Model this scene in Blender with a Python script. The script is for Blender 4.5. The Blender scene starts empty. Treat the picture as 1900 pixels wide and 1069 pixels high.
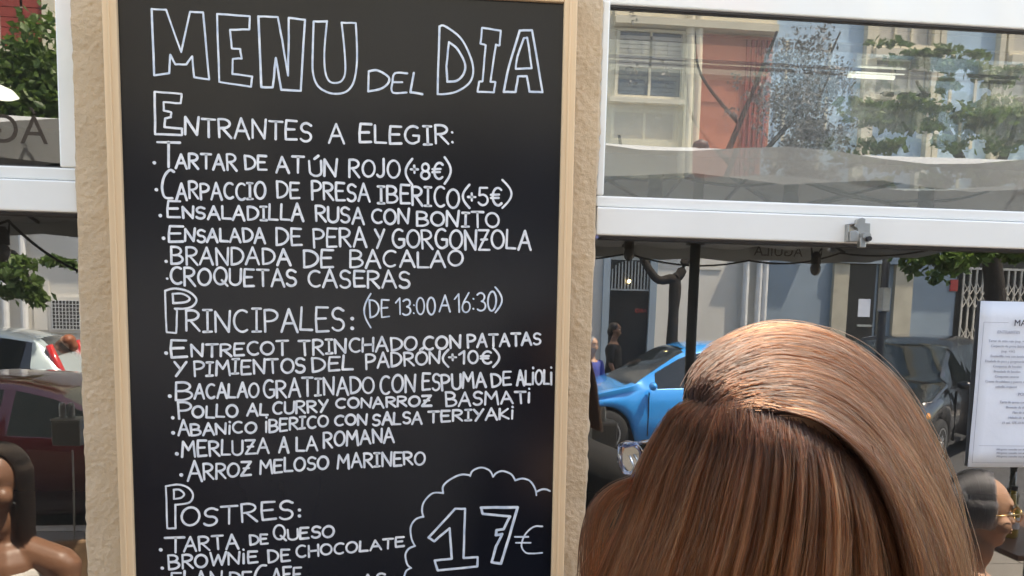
import bpy, bmesh, math, random
import numpy as np
from mathutils import Vector, Matrix
random.seed(7); RNG = np.random.default_rng(7)
sc = bpy.context.scene
COL = sc.collection
PI = math.pi

# ------------------------------------------------------------------ camera
F = 1427.0; PPX, PPY = 950.0, 712.0          # focal length and optical centre in photo pixels (1900 wide)
CAM = Vector((0.0, -1.2, 1.75))
_d = Vector((-354, 14492, 1427)).normalized()           # world down seen from the camera (right, down, forward)
_r = Vector((16050, 251, 1427)); _r = (_r - _d*_r.dot(_d)).normalized()
_z = -_d
_y = Vector((_z.y*_r.z-_z.z*_r.y, _z.z*_r.x-_z.x*_r.z, _z.x*_r.y-_z.y*_r.x))
if _y.z < 0: _y = -_y
def ray(px, py):
    v = Vector((px-PPX, py-PPY, F))
    return Vector((v.dot(_r), v.dot(_y), v.dot(_z)))
def at(px, py, D):                      # point at D metres beyond the camera, measured square to the wall
    w = ray(px, py); return CAM + w*(D/w.y)
GY = 0.045                              # plane of the window glass
def vis(px, py, D):                     # street point whose mirror image in the glass stands D beyond the camera
    p = at(px, py, D); return Vector((p.x, 2*GY-p.y, p.z))
cam = bpy.data.cameras.new('camera'); co = bpy.data.objects.new('camera', cam); COL.objects.link(co)
def tocam(v): return Vector((v.x, -v.y, -v.z))
R = Matrix((tocam(_r), tocam(_y), tocam(_z)))
co.matrix_world = Matrix.Translation(CAM) @ R.to_4x4()
cam.sensor_width = 36.0; cam.lens = F/1900*36
cam.shift_y = (PPY-534.5)/1900; cam.clip_start = 0.02; cam.clip_end = 500
sc.camera = co

# ------------------------------------------------------------------ light
SUN = Vector((0.36, 0.18, 0.92)).normalized()
w = bpy.data.worlds.new('World'); sc.world = w; w.use_nodes = True
nt = w.node_tree; sky = nt.nodes.new('ShaderNodeTexSky'); sky.sky_type = 'NISHITA'; sky.sun_disc = False
sky.sun_elevation = math.asin(SUN.z); sky.sun_rotation = math.atan2(SUN.x, SUN.y)
sky.air_density = 1.0; sky.dust_density = 2.0; sky.ozone_density = 1.0
nt.links.new(sky.outputs[0], nt.nodes['Background'].inputs[0]); nt.nodes['Background'].inputs[1].default_value = 0.15
sl = bpy.data.lights.new('sun', 'SUN'); sl.energy = 3.3; sl.angle = math.radians(0.5); sl.color = (1, .95, .87)
so = bpy.data.objects.new('sun', sl); COL.objects.link(so); so.rotation_euler = SUN.to_track_quat('Z', 'Y').to_euler()
sc.view_settings.view_transform = 'Standard'; sc.view_settings.look = 'None'
sc.view_settings.exposure = 2.22; sc.view_settings.gamma = 1.0; sc.view_settings.use_curve_mapping = False
sc.view_settings.use_white_balance = True; sc.view_settings.white_balance_temperature = 7450; sc.view_settings.white_balance_tint = 10
sc.cycles.max_bounces = 12; sc.cycles.transparent_max_bounces = 16; sc.cycles.glossy_bounces = 6

# ------------------------------------------------------------------ materials
def mat(name, col, rough=.6, metal=0, var=.0, vscale=8, bump=0, bscale=40, stretch=(1,1,1), spec=None, coat=0, detail=6, col2=None, dirt=0):
    m = bpy.data.materials.new(name); m.use_nodes = True; n = m.node_tree.nodes; l = m.node_tree.links
    b = n['Principled BSDF']; b.inputs['Roughness'].default_value = rough; b.inputs['Metallic'].default_value = metal
    b.inputs['Base Color'].default_value = (*col, 1)
    if spec is not None: b.inputs['Specular IOR Level'].default_value = spec
    if coat: b.inputs['Coat Weight'].default_value = coat; b.inputs['Coat Roughness'].default_value = .03
    tc = n.new('ShaderNodeTexCoord'); mp = n.new('ShaderNodeMapping'); mp.inputs['Scale'].default_value = stretch
    l.new(tc.outputs['Object'], mp.inputs[0])
    if var:
        t = n.new('ShaderNodeTexNoise'); t.inputs['Scale'].default_value = vscale; t.inputs['Detail'].default_value = detail
        l.new(mp.outputs[0], t.inputs[0])
        r = n.new('ShaderNodeValToRGB'); r.color_ramp.elements[0].position = .3; r.color_ramp.elements[1].position = .7
        c2 = col2 or tuple(min(1, c*(1+var)) for c in col)
        r.color_ramp.elements[0].color = (*[c*(1-var) for c in col], 1) if not col2 else (*col, 1)
        r.color_ramp.elements[1].color = (*c2, 1)
        l.new(t.outputs[0], r.inputs[0]); out = r.outputs[0]
        if dirt:
            t2 = n.new('ShaderNodeTexNoise'); t2.inputs['Scale'].default_value = vscale*.35; t2.inputs['Detail'].default_value = 8
            l.new(tc.outputs['Object'], t2.inputs[0])
            r2 = n.new('ShaderNodeValToRGB'); r2.color_ramp.elements[0].position = .45; r2.color_ramp.elements[1].position = .75
            r2.color_ramp.elements[0].color = (1,1,1,1); r2.color_ramp.elements[1].color = (1-dirt, 1-dirt, 1-dirt*1.1, 1)
            l.new(t2.outputs[0], r2.inputs[0])
            mx = n.new('ShaderNodeMix'); mx.data_type = 'RGBA'; mx.blend_type = 'MULTIPLY'; mx.inputs[0].default_value = 1
            l.new(out, mx.inputs[6]); l.new(r2.outputs[0], mx.inputs[7]); out = mx.outputs[2]
        l.new(out, b.inputs['Base Color'])
    if bump:
        t = n.new('ShaderNodeTexNoise'); t.inputs['Scale'].default_value = bscale; t.inputs['Detail'].default_value = 8
        l.new(mp.outputs[0], t.inputs[0]); bp = n.new('ShaderNodeBump'); bp.inputs['Strength'].default_value = 1
        bp.inputs['Distance'].default_value = bump; l.new(t.outputs[0], bp.inputs['Height']); l.new(bp.outputs[0], b.inputs['Normal'])
    return m
def glass_mat(name, refl, tint=(.8,.85,.85), veil=0, wav=0.0, rtint=(1,1,1)):
    m = bpy.data.materials.new(name); m.use_nodes = True; n = m.node_tree.nodes; l = m.node_tree.links
    n.remove(n['Principled BSDF']); o = n['Material Output']
    g = n.new('ShaderNodeBsdfGlossy'); g.inputs['Roughness'].default_value = 0.0; g.inputs['Color'].default_value = (*rtint, 1)
    t = n.new('ShaderNodeBsdfTransparent'); t.inputs[0].default_value = (*tint, 1)
    lw = n.new('ShaderNodeLayerWeight'); lw.inputs[0].default_value = .12
    mr = n.new('ShaderNodeMapRange'); mr.inputs[3].default_value = refl; mr.inputs[4].default_value = 1.0
    l.new(lw.outputs['Fresnel'], mr.inputs[0])
    mx = n.new('ShaderNodeMixShader'); l.new(mr.outputs[0], mx.inputs[0]); l.new(t.outputs[0], mx.inputs[1]); l.new(g.outputs[0], mx.inputs[2])
    out = mx.outputs[0]
    if wav:
        tc = n.new('ShaderNodeTexCoord'); tn = n.new('ShaderNodeTexNoise'); tn.inputs['Scale'].default_value = 2.2; tn.inputs['Detail'].default_value = 1
        l.new(tc.outputs['Object'], tn.inputs[0]); bp = n.new('ShaderNodeBump'); bp.inputs['Distance'].default_value = wav
        bp.inputs['Strength'].default_value = 1; l.new(tn.outputs[0], bp.inputs['Height']); l.new(bp.outputs[0], g.inputs['Normal'])
    if veil:
        d = n.new('ShaderNodeBsdfDiffuse'); d.inputs[0].default_value = (.75,.76,.74,1)
        m2 = n.new('ShaderNodeMixShader'); m2.inputs[0].default_value = veil
        l.new(out, m2.inputs[1]); l.new(d.outputs[0], m2.inputs[2]); out = m2.outputs[0]
    l.new(out, o.inputs[0]); return m
def emit_mat(name, col, s):
    m = bpy.data.materials.new(name); m.use_nodes = True; b = m.node_tree.nodes['Principled BSDF']
    b.inputs['Base Color'].default_value = (*col,1); b.inputs['Emission Color'].default_value = (*col,1); b.inputs['Emission Strength'].default_value = s
    return m
M = dict(
 stucco=mat('stucco', (.58,.455,.315), .9, var=.06, vscale=14, bump=.0012, bscale=420, dirt=.12),
 pvc=mat('white_frame', (.84,.86,.85), .12, var=.03, vscale=6, coat=.5, dirt=.12),
 gasket=mat('gasket', (.05,.05,.055), .6),
 pine=mat('pine', (.72,.53,.33), .5, var=.13, vscale=26, stretch=(1,1,.035), bump=.0003, bscale=180, detail=9),
 pine_h=mat('pine_rail', (.72,.53,.33), .5, var=.13, vscale=26, stretch=(.035,1,1), bump=.0003, bscale=180, detail=9),
 slate=mat('slate', (.0025,.0034,.0075), .24, var=1, col2=(.007,.009,.015), vscale=3.2, stretch=(1,1,.5), spec=.34, bump=.00005, bscale=300, detail=9),
 chalk=mat('chalk', (.46,.55,.68), .8, var=1, col2=(.80,.86,.92), vscale=70),
 chalkw=mat('chalk_white', (.58,.62,.68), .8, var=1, col2=(.88,.90,.92), vscale=70),
 smudge=mat('smudge', (.05,.055,.065), .7),
 paper=mat('paper', (.72,.76,.84), .5, var=.02, vscale=5, bump=.004, bscale=9),
 ink=mat('ink', (.05,.05,.07), .7), inkgrey=mat('ink_grey', (.30,.31,.38), .7), tape=mat('tape', (.85,.88,.9), .1),
 steel=mat('steel', (.42,.43,.43), .38, metal=1, var=.12, vscale=30),
 darkmetal=mat('dark_metal', (.02,.021,.023), .5, var=.2),
 glass_low=glass_mat('window_glass', .25, veil=.015, wav=.0004),
 glass_up=glass_mat('upper_glass', .24, veil=.10, wav=.0004),
 glass_in=glass_mat('inner_glass', .28, veil=.05, wav=.0004),
 road=mat('asphalt', (.055,.055,.057), .85, var=.2, vscale=3, bump=.004, bscale=90),
 paving=mat('paving', (.17,.155,.135), .8, var=.12, vscale=3, bump=.002, bscale=60),
 kerb=mat('kerb', (.36,.35,.33), .8, var=.1), line=mat('road_paint', (.75,.75,.72), .7, var=.1, vscale=10),
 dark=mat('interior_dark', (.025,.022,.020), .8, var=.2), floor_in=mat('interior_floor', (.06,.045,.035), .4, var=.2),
 canvas=mat('canvas', (.40,.42,.43), .85, var=.05, vscale=4, bump=.002, bscale=14),
 canvas_text=mat('canvas_print', (.10,.09,.09), .8),
 white_wall=mat('white_wall', (.72,.69,.62), .9, var=.06, vscale=1.5, dirt=.15),
 blue_wall=mat('blue_grey_wall', (.30,.37,.43), .9, var=.06, vscale=1.5, dirt=.15),
 cream=mat('cream_wall', (.74,.67,.50), .9, var=.06, vscale=2, dirt=.12),
 orange=mat('orange_wall', (.50,.17,.10), .85, var=.10, vscale=3, dirt=.15),
 redwood=mat('red_shutter', (.34,.055,.04), .7, var=.2, vscale=6, stretch=(1,1,.2)),
 bluew=mat('pale_blue_wall', (.46,.62,.74), .85, var=.06, vscale=2, dirt=.1),
 plinth=mat('plinth', (.07,.07,.075), .8, var=.2), beige=mat('beige_stone', (.50,.46,.36), .85, var=.1, vscale=5),
 winglass=mat('far_glass', (.04,.05,.055), .08, spec=.8), shutter=mat('slat_shutter', (.50,.47,.40), .7, var=.08),
 doorblack=mat('black_door', (.012,.012,.013), .3), pipe=mat('white_pipe', (.72,.72,.70), .5, var=.08),
 lattice=mat('lattice_paint', (.66,.62,.54), .6, var=.1), redsign=mat('red_sign', (.5,.06,.05), .5),
 bark=mat('bark', (.022,.016,.012), .95, var=.3, vscale=12, bump=.01, bscale=25),
 leafg=mat('leaf_green', (.075,.13,.03), .55, var=.45, vscale=1.7), leafp=mat('leaf_bronze', (.10,.085,.06), .5, var=.5, vscale=2.5),
 tyre=mat('tyre', (.02,.02,.02), .85), rim=mat('rim', (.55,.56,.57), .3, metal=.8), carglass=mat('car_glass', (.015,.02,.022), .04, spec=.9),
 blackplastic=mat('black_plastic', (.02,.02,.02), .5), amber=mat('amber_lens', (.75,.28,.02), .15, coat=1),
 redlens=mat('red_lens', (.55,.02,.02), .15, coat=1), clearlens=mat('clear_lens', (.75,.78,.8), .1, metal=.3, coat=1),
 plate=mat('number_plate', (.8,.8,.78), .4),
 skin=mat('skin', (.50,.29,.19), .5, var=.06, vscale=20), skin_tan=mat('skin_tan', (.22,.11,.065), .45, var=.06, vscale=20),
 lip=mat('lip_red', (.5,.03,.05), .35), eyew=mat('eye_white', (.75,.73,.7), .2), iris=mat('iris', (.05,.03,.02), .2),
 hairdark=mat('hair_dark', (.02,.014,.011), .4, var=.5, vscale=60, stretch=(1,1,.08), bump=.002, bscale=160),
 hairgrey=mat('hair_grey', (.22,.22,.23), .4, var=.6, vscale=60, stretch=(.3,1,1), bump=.003, bscale=120),
 hairred=mat('hair_red', (.28,.09,.04), .5, var=.3, vscale=40),
 hairbase=mat('hair_base', (.085,.042,.024), .6, var=.4, vscale=90, stretch=(1,1,.1)),
 white_cloth=mat('white_cloth', (.72,.70,.66), .9, var=.05, bump=.002, bscale=30), black_cloth=mat('black_cloth', (.015,.015,.016), .9),
 blue_cloth=mat('blue_cloth', (.08,.10,.35), .9), green_cloth=mat('olive_cloth', (.12,.13,.09), .9, var=.1),
 gold=mat('gold_metal', (.75,.50,.22), .25, metal=1), lens=glass_mat('spectacle_lens', .12, tint=(.86,.90,.97)),
 acetate=glass_mat('clear_acetate', .25, tint=(.45,.58,.80)),
 tabletop=mat('table_top', (.16,.08,.05), .35, var=.2, vscale=8, stretch=(.2,1,1)), wicker=mat('chair_weave', (.22,.14,.08), .7, var=.3, vscale=60),
 oil=mat('olive_oil', (.45,.33,.02), .08, coat=1), bottle=mat('dark_bottle', (.015,.03,.012), .06, coat=1), steelbox=mat('brushed_box', (.30,.30,.29), .4, metal=.9),
 lampglow=emit_mat('tube_glow', (1,.98,.9), .45), bulbglass=mat('bulb_glass', (.10,.10,.10), .08, spec=.8), bulbglow=emit_mat('bulb_glow', (1,.75,.35), 12.0),
)

# ------------------------------------------------------------------ mesh helpers
class MB:
    def __init__(s): s.v = []; s.f = []
    def add(s, vs, fs):
        o = len(s.v); s.v += [tuple(v) for v in vs]; s.f += [tuple(i+o for i in f) for f in fs]; return s
    def box(s, a, b, M4=None):
        x0,y0,z0 = a; x1,y1,z1 = b
        if x0>x1: x0,x1=x1,x0
        if y0>y1: y0,y1=y1,y0
        if z0>z1: z0,z1=z1,z0
        vs = [Vector(p) for p in ((x0,y0,z0),(x1,y0,z0),(x1,y1,z0),(x0,y1,z0),(x0,y0,z1),(x1,y0,z1),(x1,y1,z1),(x0,y1,z1))]
        if M4: vs = [M4 @ v for v in vs]
        return s.add(vs, [(0,3,2,1),(4,5,6,7),(0,1,5,4),(1,2,6,5),(2,3,7,6),(3,0,4,7)])
    def tube(s, pts, r, n=8, cap=True):
        pts = [Vector(p) for p in pts]; rs = r if isinstance(r, (list,tuple)) else [r]*len(pts)
        vs = []; up = Vector((0,0,1))
        for i, p in enumerate(pts):
            t = (pts[min(i+1,len(pts)-1)]-pts[max(i-1,0)]).normalized()
            a = up if abs(t.dot(up)) < .95 else Vector((1,0,0))
            u = t.cross(a).normalized(); v = t.cross(u).normalized()
            for k in range(n):
                q = 2*PI*k/n; vs.append(p+(u*math.cos(q)+v*math.sin(q))*rs[i])
        fs = [(i*n+k, i*n+(k+1)%n, (i+1)*n+(k+1)%n, (i+1)*n+k) for i in range(len(pts)-1) for k in range(n)]
        if cap: fs += [tuple(range(n-1,-1,-1)), tuple((len(pts)-1)*n+k for k in range(n))]
        return s.add(vs, fs)
    def lathe(s, prof, c, n=20, axis='Z'):
        vs = []; c = Vector(c)
        for r, h in prof:
            for k in range(n):
                q = 2*PI*k/n; a, b = r*math.cos(q), r*math.sin(q)
                vs.append(c + (Vector((a,b,h)) if axis=='Z' else Vector((a,h,b)) if axis=='Y' else Vector((h,a,b))))
        m = len(prof)
        fs = [(i*n+k, i*n+(k+1)%n, (i+1)*n+(k+1)%n, (i+1)*n+k) for i in range(m-1) for k in range(n)]
        fs += [tuple(range(n-1,-1,-1)), tuple((m-1)*n+k for k in range(n))]
        return s.add(vs, fs)
    def ball(s, c, r, n=14, m=9, M4=None):
        c = Vector(c); r = Vector(r) if not isinstance(r,(int,float)) else Vector((r,r,r)); vs=[]
        for i in range(1,m):
            a = PI*i/m
            for k in range(n):
                q = 2*PI*k/n; v = Vector((math.sin(a)*math.cos(q)*r.x, math.sin(a)*math.sin(q)*r.y, math.cos(a)*r.z))
                vs.append(c+(M4@v if M4 else v))
        top = Vector((0,0,r.z)); vs += [c+(M4@top if M4 else top), c-(M4@top if M4 else top)]
        T = (m-1)*n; fs = [(i*n+k, (i+1)*n+k, (i+1)*n+(k+1)%n, i*n+(k+1)%n) for i in range(m-2) for k in range(n)]
        fs += [(T,k,(k+1)%n) for k in range(n)] + [(T+1,(m-2)*n+(k+1)%n,(m-2)*n+k) for k in range(n)]
        return s.add(vs, fs)
    def build(s, name, m, parent=None, smooth=False, bevel=0):
        me = bpy.data.meshes.new(name); me.from_pydata(s.v, [], s.f); me.update()
        if m: me.materials.append(m)
        if smooth: me.shade_smooth()
        o = bpy.data.objects.new(name, me); COL.objects.link(o)
        if parent: o.parent = parent
        if bevel:
            b = o.modifiers.new('bevel','BEVEL'); b.width = bevel; b.segments = 2; b.limit_method = 'ANGLE'
        return o
def tag(o, label=None, cat=None, group=None, kind=None):
    if label: o['label'] = label
    if cat: o['category'] = cat
    if group: o['group'] = group
    if kind: o['kind'] = kind
    return o
def empty(name, loc, label, cat, group=None, rz=0):
    o = bpy.data.objects.new(name, None); COL.objects.link(o); o.location = loc; o.rotation_euler = (0,0,rz); o.empty_display_size = .1
    return tag(o, label, cat, group)
def world_child(o, root):                 # mesh written in world coordinates, hung under a root
    o.parent = root; o.matrix_parent_inverse = Matrix.Translation(root.location).inverted() if not root.rotation_euler.z else root.matrix_basis.inverted()
    return o
def copy_tree(o, parent=None):
    c = o.copy(); COL.objects.link(c)
    if parent: c.parent = parent
    for ch in o.children: copy_tree(ch, c)
    return c
def text_mesh(name, body, size, m, parent, mtx, align='CENTER', extrude=.0002):
    cu = bpy.data.curves.new(name, 'FONT'); cu.body = body; cu.size = size; cu.align_x = align; cu.extrude = extrude
    t = bpy.data.objects.new(name+'_t', cu); COL.objects.link(t)
    dg = bpy.context.evaluated_depsgraph_get(); me = bpy.data.meshes.new_from_object(t.evaluated_get(dg))
    bpy.data.objects.remove(t); me.materials.clear(); me.materials.append(m); me.name = name
    o = bpy.data.objects.new(name, me); COL.objects.link(o)
    if parent: o.parent = parent
    o.matrix_basis = mtx; return o

# ------------------------------------------------------------------ ground
ROAD = -0.13; KY = -4.75; FY = 2*GY-(13.5-1.2)         # kerb and opposite facade
MB().box((-60,-60,-.5),(60,.02,ROAD)).build('road', M['road']); tag(bpy.data.objects['road'], kind='structure')
sw = MB().box((-30,KY+.15,ROAD+.001),(30,-.0,-.012)).build('pavement', M['plinth']); tag(sw, kind='structure')
tile = MB().box((.004,.004,-.011),(.596,.396,0)).build('tile', M['paving'], sw)
me = tile.data; first = True
for i in range(-4, 9):
    for j in range(0, 11):
        if first: o = tile; first = False
        else: o = tile.copy(); COL.objects.link(o)
        o.location = (i*.6, KY+.16+j*.4, 0)
tk = MB()
for i in range(-50, 51):
    if -4 <= i < 9: continue
    tk.box((i*.6+.004, KY+.16, -.011),(i*.6+.596, -.02, 0))
tag(tk.build('tile_rows', M['paving'], sw), kind='stuff')
k = MB()
for i in range(-30,30): k.box((i*1.0+.003,KY,ROAD+.001),(i+.997,KY+.15,.004))
tag(k.build('kerb', M['kerb']), kind='structure')
fs = MB().box((-30,FY-.3,ROAD+.001),(30,FY+1.3,0)).build('far_pavement', M['paving']); tag(fs, kind='structure')
k = MB()
for i in range(-30,30): k.box((i*1.0+.003,FY+1.3,ROAD+.001),(i+.997,FY+1.45,.004))
tag(k.build('far_kerb', M['kerb']), kind='structure')
pl = MB()
for i in range(-6,7): pl.box((i*5.2-.06,KY-2.2,ROAD+.001),(i*5.2+.06,KY-.05,ROAD+.005))
tag(pl.build('road_marking', M['line']), kind='structure')

# ------------------------------------------------------------------ restaurant front
def wx(px, py=534, D=1.2): return at(px, py, D).x
def wz(px, py, D=1.2): return at(px, py, D).z
WL = wx(143); WR = wx(1104)
root = empty('restaurant_wall', (0,0,0), 'beige rough stucco wall pier carrying the chalkboard between two windows', 'wall')
nx, nz = 400, 640; z0g, z1g = 1.15, 2.45
xs = np.linspace(WL, WR, nx); zs = np.linspace(z0g, z1g, nz)
X, Z = np.meshgrid(xs, zs)
def smooth_noise(shape, cell, seed):
    r = np.random.default_rng(seed); gy, gx = int(shape[0]/cell)+3, int(shape[1]/cell)+3
    g = r.standard_normal((gy,gx)); yy = np.arange(shape[0])/cell; xx = np.arange(shape[1])/cell
    yi = yy.astype(int); xi = xx.astype(int); fy = (yy-yi)[:,None]; fx = (xx-xi)[None,:]
    fy = fy*fy*(3-2*fy); fx = fx*fx*(3-2*fx)
    return (g[yi][:,xi]*(1-fy)*(1-fx)+g[yi+1][:,xi]*fy*(1-fx)+g[yi][:,xi+1]*(1-fy)*fx+g[yi+1][:,xi+1]*fy*fx)
H = .0006*np.abs(smooth_noise(X.shape, 3.2, 1))+.0004*smooth_noise(X.shape, 1.8, 2)+.0009*smooth_noise(X.shape, 18, 3)
ed = smooth_noise((nz,2), 5, 4)*.0013 + smooth_noise((nz,2), 22, 5)*.0016
X[:,0] += ed[:,0]; X[:,-1] += ed[:,1]; X[:,1] += ed[:,0]*.5; X[:,-2] += ed[:,1]*.5
Y = -H; Y[:,0] = .012; Y[:,-1] = .012; Y[:,1] = .003; Y[:,-2] = .003
V = np.stack([X,Y,Z],-1).reshape(-1,3)
idx = np.arange(nx*nz).reshape(nz,nx)
Fq = np.stack([idx[:-1,:-1],idx[:-1,1:],idx[1:,1:],idx[1:,:-1]],-1).reshape(-1,4)
m = MB(); m.v = [tuple(v) for v in V]; m.f = [tuple(f) for f in Fq]
m.build('render_coat', M['stucco'], root, smooth=True)
MB().box((WL+.002,.006,z0g),(WR-.002,.30,z1g)).build('pier_core', M['stucco'], root)
MB().box((WL,.0,-.02),(WR,.30,z0g-.001)).build('pier_base', M['stucco'], root)
MB().box((-9,.0,z1g+.05),(9,.30,3.45)).build('lintel_wall', M['stucco'], root); MB().box((-9,.0,3.451),(.45,.30,6.2)).build('upper_wall', M['stucco'], root)  # unseen upper part added to shade the left diner, lintel low for sunlit hair
for a,b in ((-9,-3.2),(4.6,9)): MB().box((a,.0,-.02),(b,.30,z1g+.049)).build('side_pier', M['stucco'], root)

def frame_bar(x0,x1,z0,z1,y0,y1,root,name='frame_bar',m='pvc',bev=.0025): return MB().box((x0,y0,z0),(x1,y1,z1)).build(name, M[m], root, bevel=bev)
def pane(x0,x1,z0,z1,y,root,name,m,tilt=0):
    o = MB().add([(x0,y,z0),(x1,y,z0),(x1,y,z1),(x0,y,z1)],[(0,1,2,3)]).build(name, M[m], root)
    if tilt:
        zc = (z0+z1)/2; o.location = (0,y,zc); o.rotation_euler = (tilt,0,0)
        for v in o.data.vertices: v.co.y -= y; v.co.z -= zc
    return o
DG = 1.2+GY; DF = 1.2+.022
# right window
rw = empty('shop_window', (0,0,0), 'wide white framed double window right of the chalkboard, reflecting the sunny street', 'window')
XE = 4.55
zt_top = (wz(1125,2,DF)+wz(1900,47,DF))/2; zs_b = (wz(1118,358,DF)+wz(1900,398,DF))/2
zr_b = (wz(1108,438,DF)+wz(1900,462,DF))/2; zr_m = zs_b-.017
frame_bar(WR+.001,XE,zr_b,zr_m-.0015,.012,.075,rw,'transom')
frame_bar(WR+.001,XE,zt_top,z1g+.049,.034,.075,rw,'head_frame')
frame_bar(WR+.001,XE,zr_m,zs_b,.020,.075,rw,'sash_rail')
frame_bar(WR+.001,WR+.013,zs_b+.0005,zt_top-.0005,.020,.075,rw,'sash_stile')
frame_bar(WR+.014,XE,zt_top-.003,zt_top-.0005,.038,.07,rw,'gasket','gasket',0)
frame_bar(WR+.014,XE,zr_b-.0035,zr_b-.0005,.030,.07,rw,'gasket','gasket',0)
frame_bar(WR+.014,XE,zt_top-.062,zt_top-.059,.085,.095,rw,'sash_edge','gasket',0)
frame_bar(XE,XE+.05,-.01,z1g+.049,.012,.075,rw,'jamb')
frame_bar(WR+.001,XE,-.01,.12,.012,.075,rw,'bottom_rail')
pane(WR-.005,XE+.01,zs_b-.005,zt_top+.005,GY,rw,'upper_pane','glass_up')
pane(WR-.005,XE+.01,zs_b-.02,zt_top+.02,GY+.055,rw,'inner_pane','glass_in',math.radians(-1.55))
pane(WR-.005,XE+.01,.11,zr_b+.005,GY,rw,'lower_pane','glass_low')
# left window
lw = empty('shop_window', (0,0,0), 'white framed window left of the chalkboard, reflecting foliage and parked cars', 'window')
XW = -3.15
xst0 = wx(105,100,DF); xst1 = WL-.001
zl_s1 = (wz(0,307,DF)+wz(105,311,DF))/2; zl_s0 = (wz(0,331,DF)+wz(135,335,DF))/2; zl_r0 = (wz(0,391,DF)+wz(138,396,DF))/2
frame_bar(XW,xst1,zl_r0,zl_s0-.0015,.012,.075,lw,'transom')
frame_bar(XW,xst1,zl_s0,zl_s1,.020,.075,lw,'sash_rail')
frame_bar(xst0,xst1,zl_s1+.0005,z1g-.05,.020,.075,lw,'sash_stile')
frame_bar(XW,xst1,z1g-.05,z1g+.049,.012,.075,lw,'head_frame')
frame_bar(XW-.05,XW,-.01,z1g+.049,.012,.075,lw,'jamb')
frame_bar(XW,xst1,-.01,.12,.012,.075,lw,'bottom_rail')
frame_bar(XW,xst1-.01,zl_r0-.0035,zl_r0-.0005,.030,.07,lw,'gasket','gasket',0)
frame_bar(XW,xst0,zl_s1+.0005,zl_s1+.003,.030,.07,lw,'gasket','gasket',0)
pane(XW-.01,xst1+.005,zl_s1-.005,z1g-.045,GY,lw,'upper_pane','glass_low')
pane(XW-.01,xst1+.005,.11,zl_r0+.005,GY,lw,'lower_pane','glass_low')
# interior
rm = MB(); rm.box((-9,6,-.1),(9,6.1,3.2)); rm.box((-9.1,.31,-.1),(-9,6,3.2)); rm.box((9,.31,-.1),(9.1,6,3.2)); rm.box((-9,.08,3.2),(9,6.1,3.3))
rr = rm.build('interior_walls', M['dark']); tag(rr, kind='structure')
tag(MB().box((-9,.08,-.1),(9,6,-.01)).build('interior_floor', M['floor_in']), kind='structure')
def ceil_lamp(c, label):
    r = empty('ceiling_lamp', c, label, 'lamp')
    MB().box((-.15,-.09,.03),(.15,.09,.07)).build('housing', M['pvc'], r)
    for dy in (-.05,.05): MB().tube([(-.14,dy,.015),(.14,dy,.015)], .012, 8).build('tube', M['lampglow'], r)
    MB().tube([(0,0,.07),(0,0,3.19-c[2])], .006, 6).build('hanger', M['darkmetal'], r)
p = at(1625,143,4.4); ceil_lamp(tuple(p), 'lit fluorescent ceiling lamp seen inside through the upper right window')
p = at(1840,170,5.2); ceil_lamp(tuple(p), 'lit fluorescent ceiling lamp nearer the right edge inside the upper window')
p = at(2,178,4.0); r_ = empty('pendant_lamp', tuple(p), 'round glowing pendant lamp inside the upper left window', 'lamp')
MB().lathe([(.004,.05),(.05,.03),(.075,0),(.05,-.012)],(0,0,0)).build('shade', M['lampglow'], r_, smooth=True); MB().tube([(0,0,.05),(0,0,3.19-p.z)],.004,6).build('cord', M['darkmetal'], r_)

# latch bracket on the transom
def brk(px,py,D=1.2+.006): return at(px,py,D)
lb = empty('latch_bracket', tuple(brk(1590,430)), 'small grey metal latch bracket screwed to the white transom', 'latch')
o0 = lb.location
def plate_poly(pts, y0, y1, name, m):
    n = len(pts); vs = [(p[0],y0,p[1]) for p in pts]+[(p[0],y1,p[1]) for p in pts]
    fs = [tuple(range(n)), tuple(range(2*n-1,n-1,-1))]+[(i,i+n,(i+1)%n+n,(i+1)%n) for i in range(n)]
    o = MB().add(vs, fs).build(name, M[m], lb, bevel=.0006); return o
def L2(px,py): q = brk(px,py); return (q.x-o0.x, q.z-o0.z)
plate_poly([L2(*q) for q in ((1589,448),(1589,425),(1582,420),(1588,412),(1590,407),(1598,404),(1604,407),(1603,414),(1613,415),(1611,450))], -.004, .006, 'back_plate', 'steel')
plate_poly([L2(*q) for q in ((1570,449),(1571,416),(1574,416),(1573,430),(1573,449))], -.003,.006,'side_flange','steel')
plate_poly([L2(*q) for q in ((1571,416),(1588,412.5),(1588,416),(1573,418))], -.003,.0055,'top_flange','steel')
plate_poly([L2(*q) for q in ((1573,431),(1584,428),(1590,433),(1590,449),(1573,449))], -.007,.0057,'lever','steel')
q = L2(1599,440); MB().lathe([(.007,-.016),(.008,-.004),(.008,.0)],(q[0],0,q[1]),14,'Y').build('knob', M['steel'], lb, smooth=False)
q = L2(1600,445); MB().lathe([(.004,-.022),(.004,-.004)],(q[0],0,q[1]),10,'Y').build('bolt', M['darkmetal'], lb)
q = L2(1594,456); MB().box((q[0]-.006,-.014,q[1]-.004),(q[0]+.004,-.004,q[1]+.012)).build('tongue', M['steel'], lb, bevel=.001)

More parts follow.
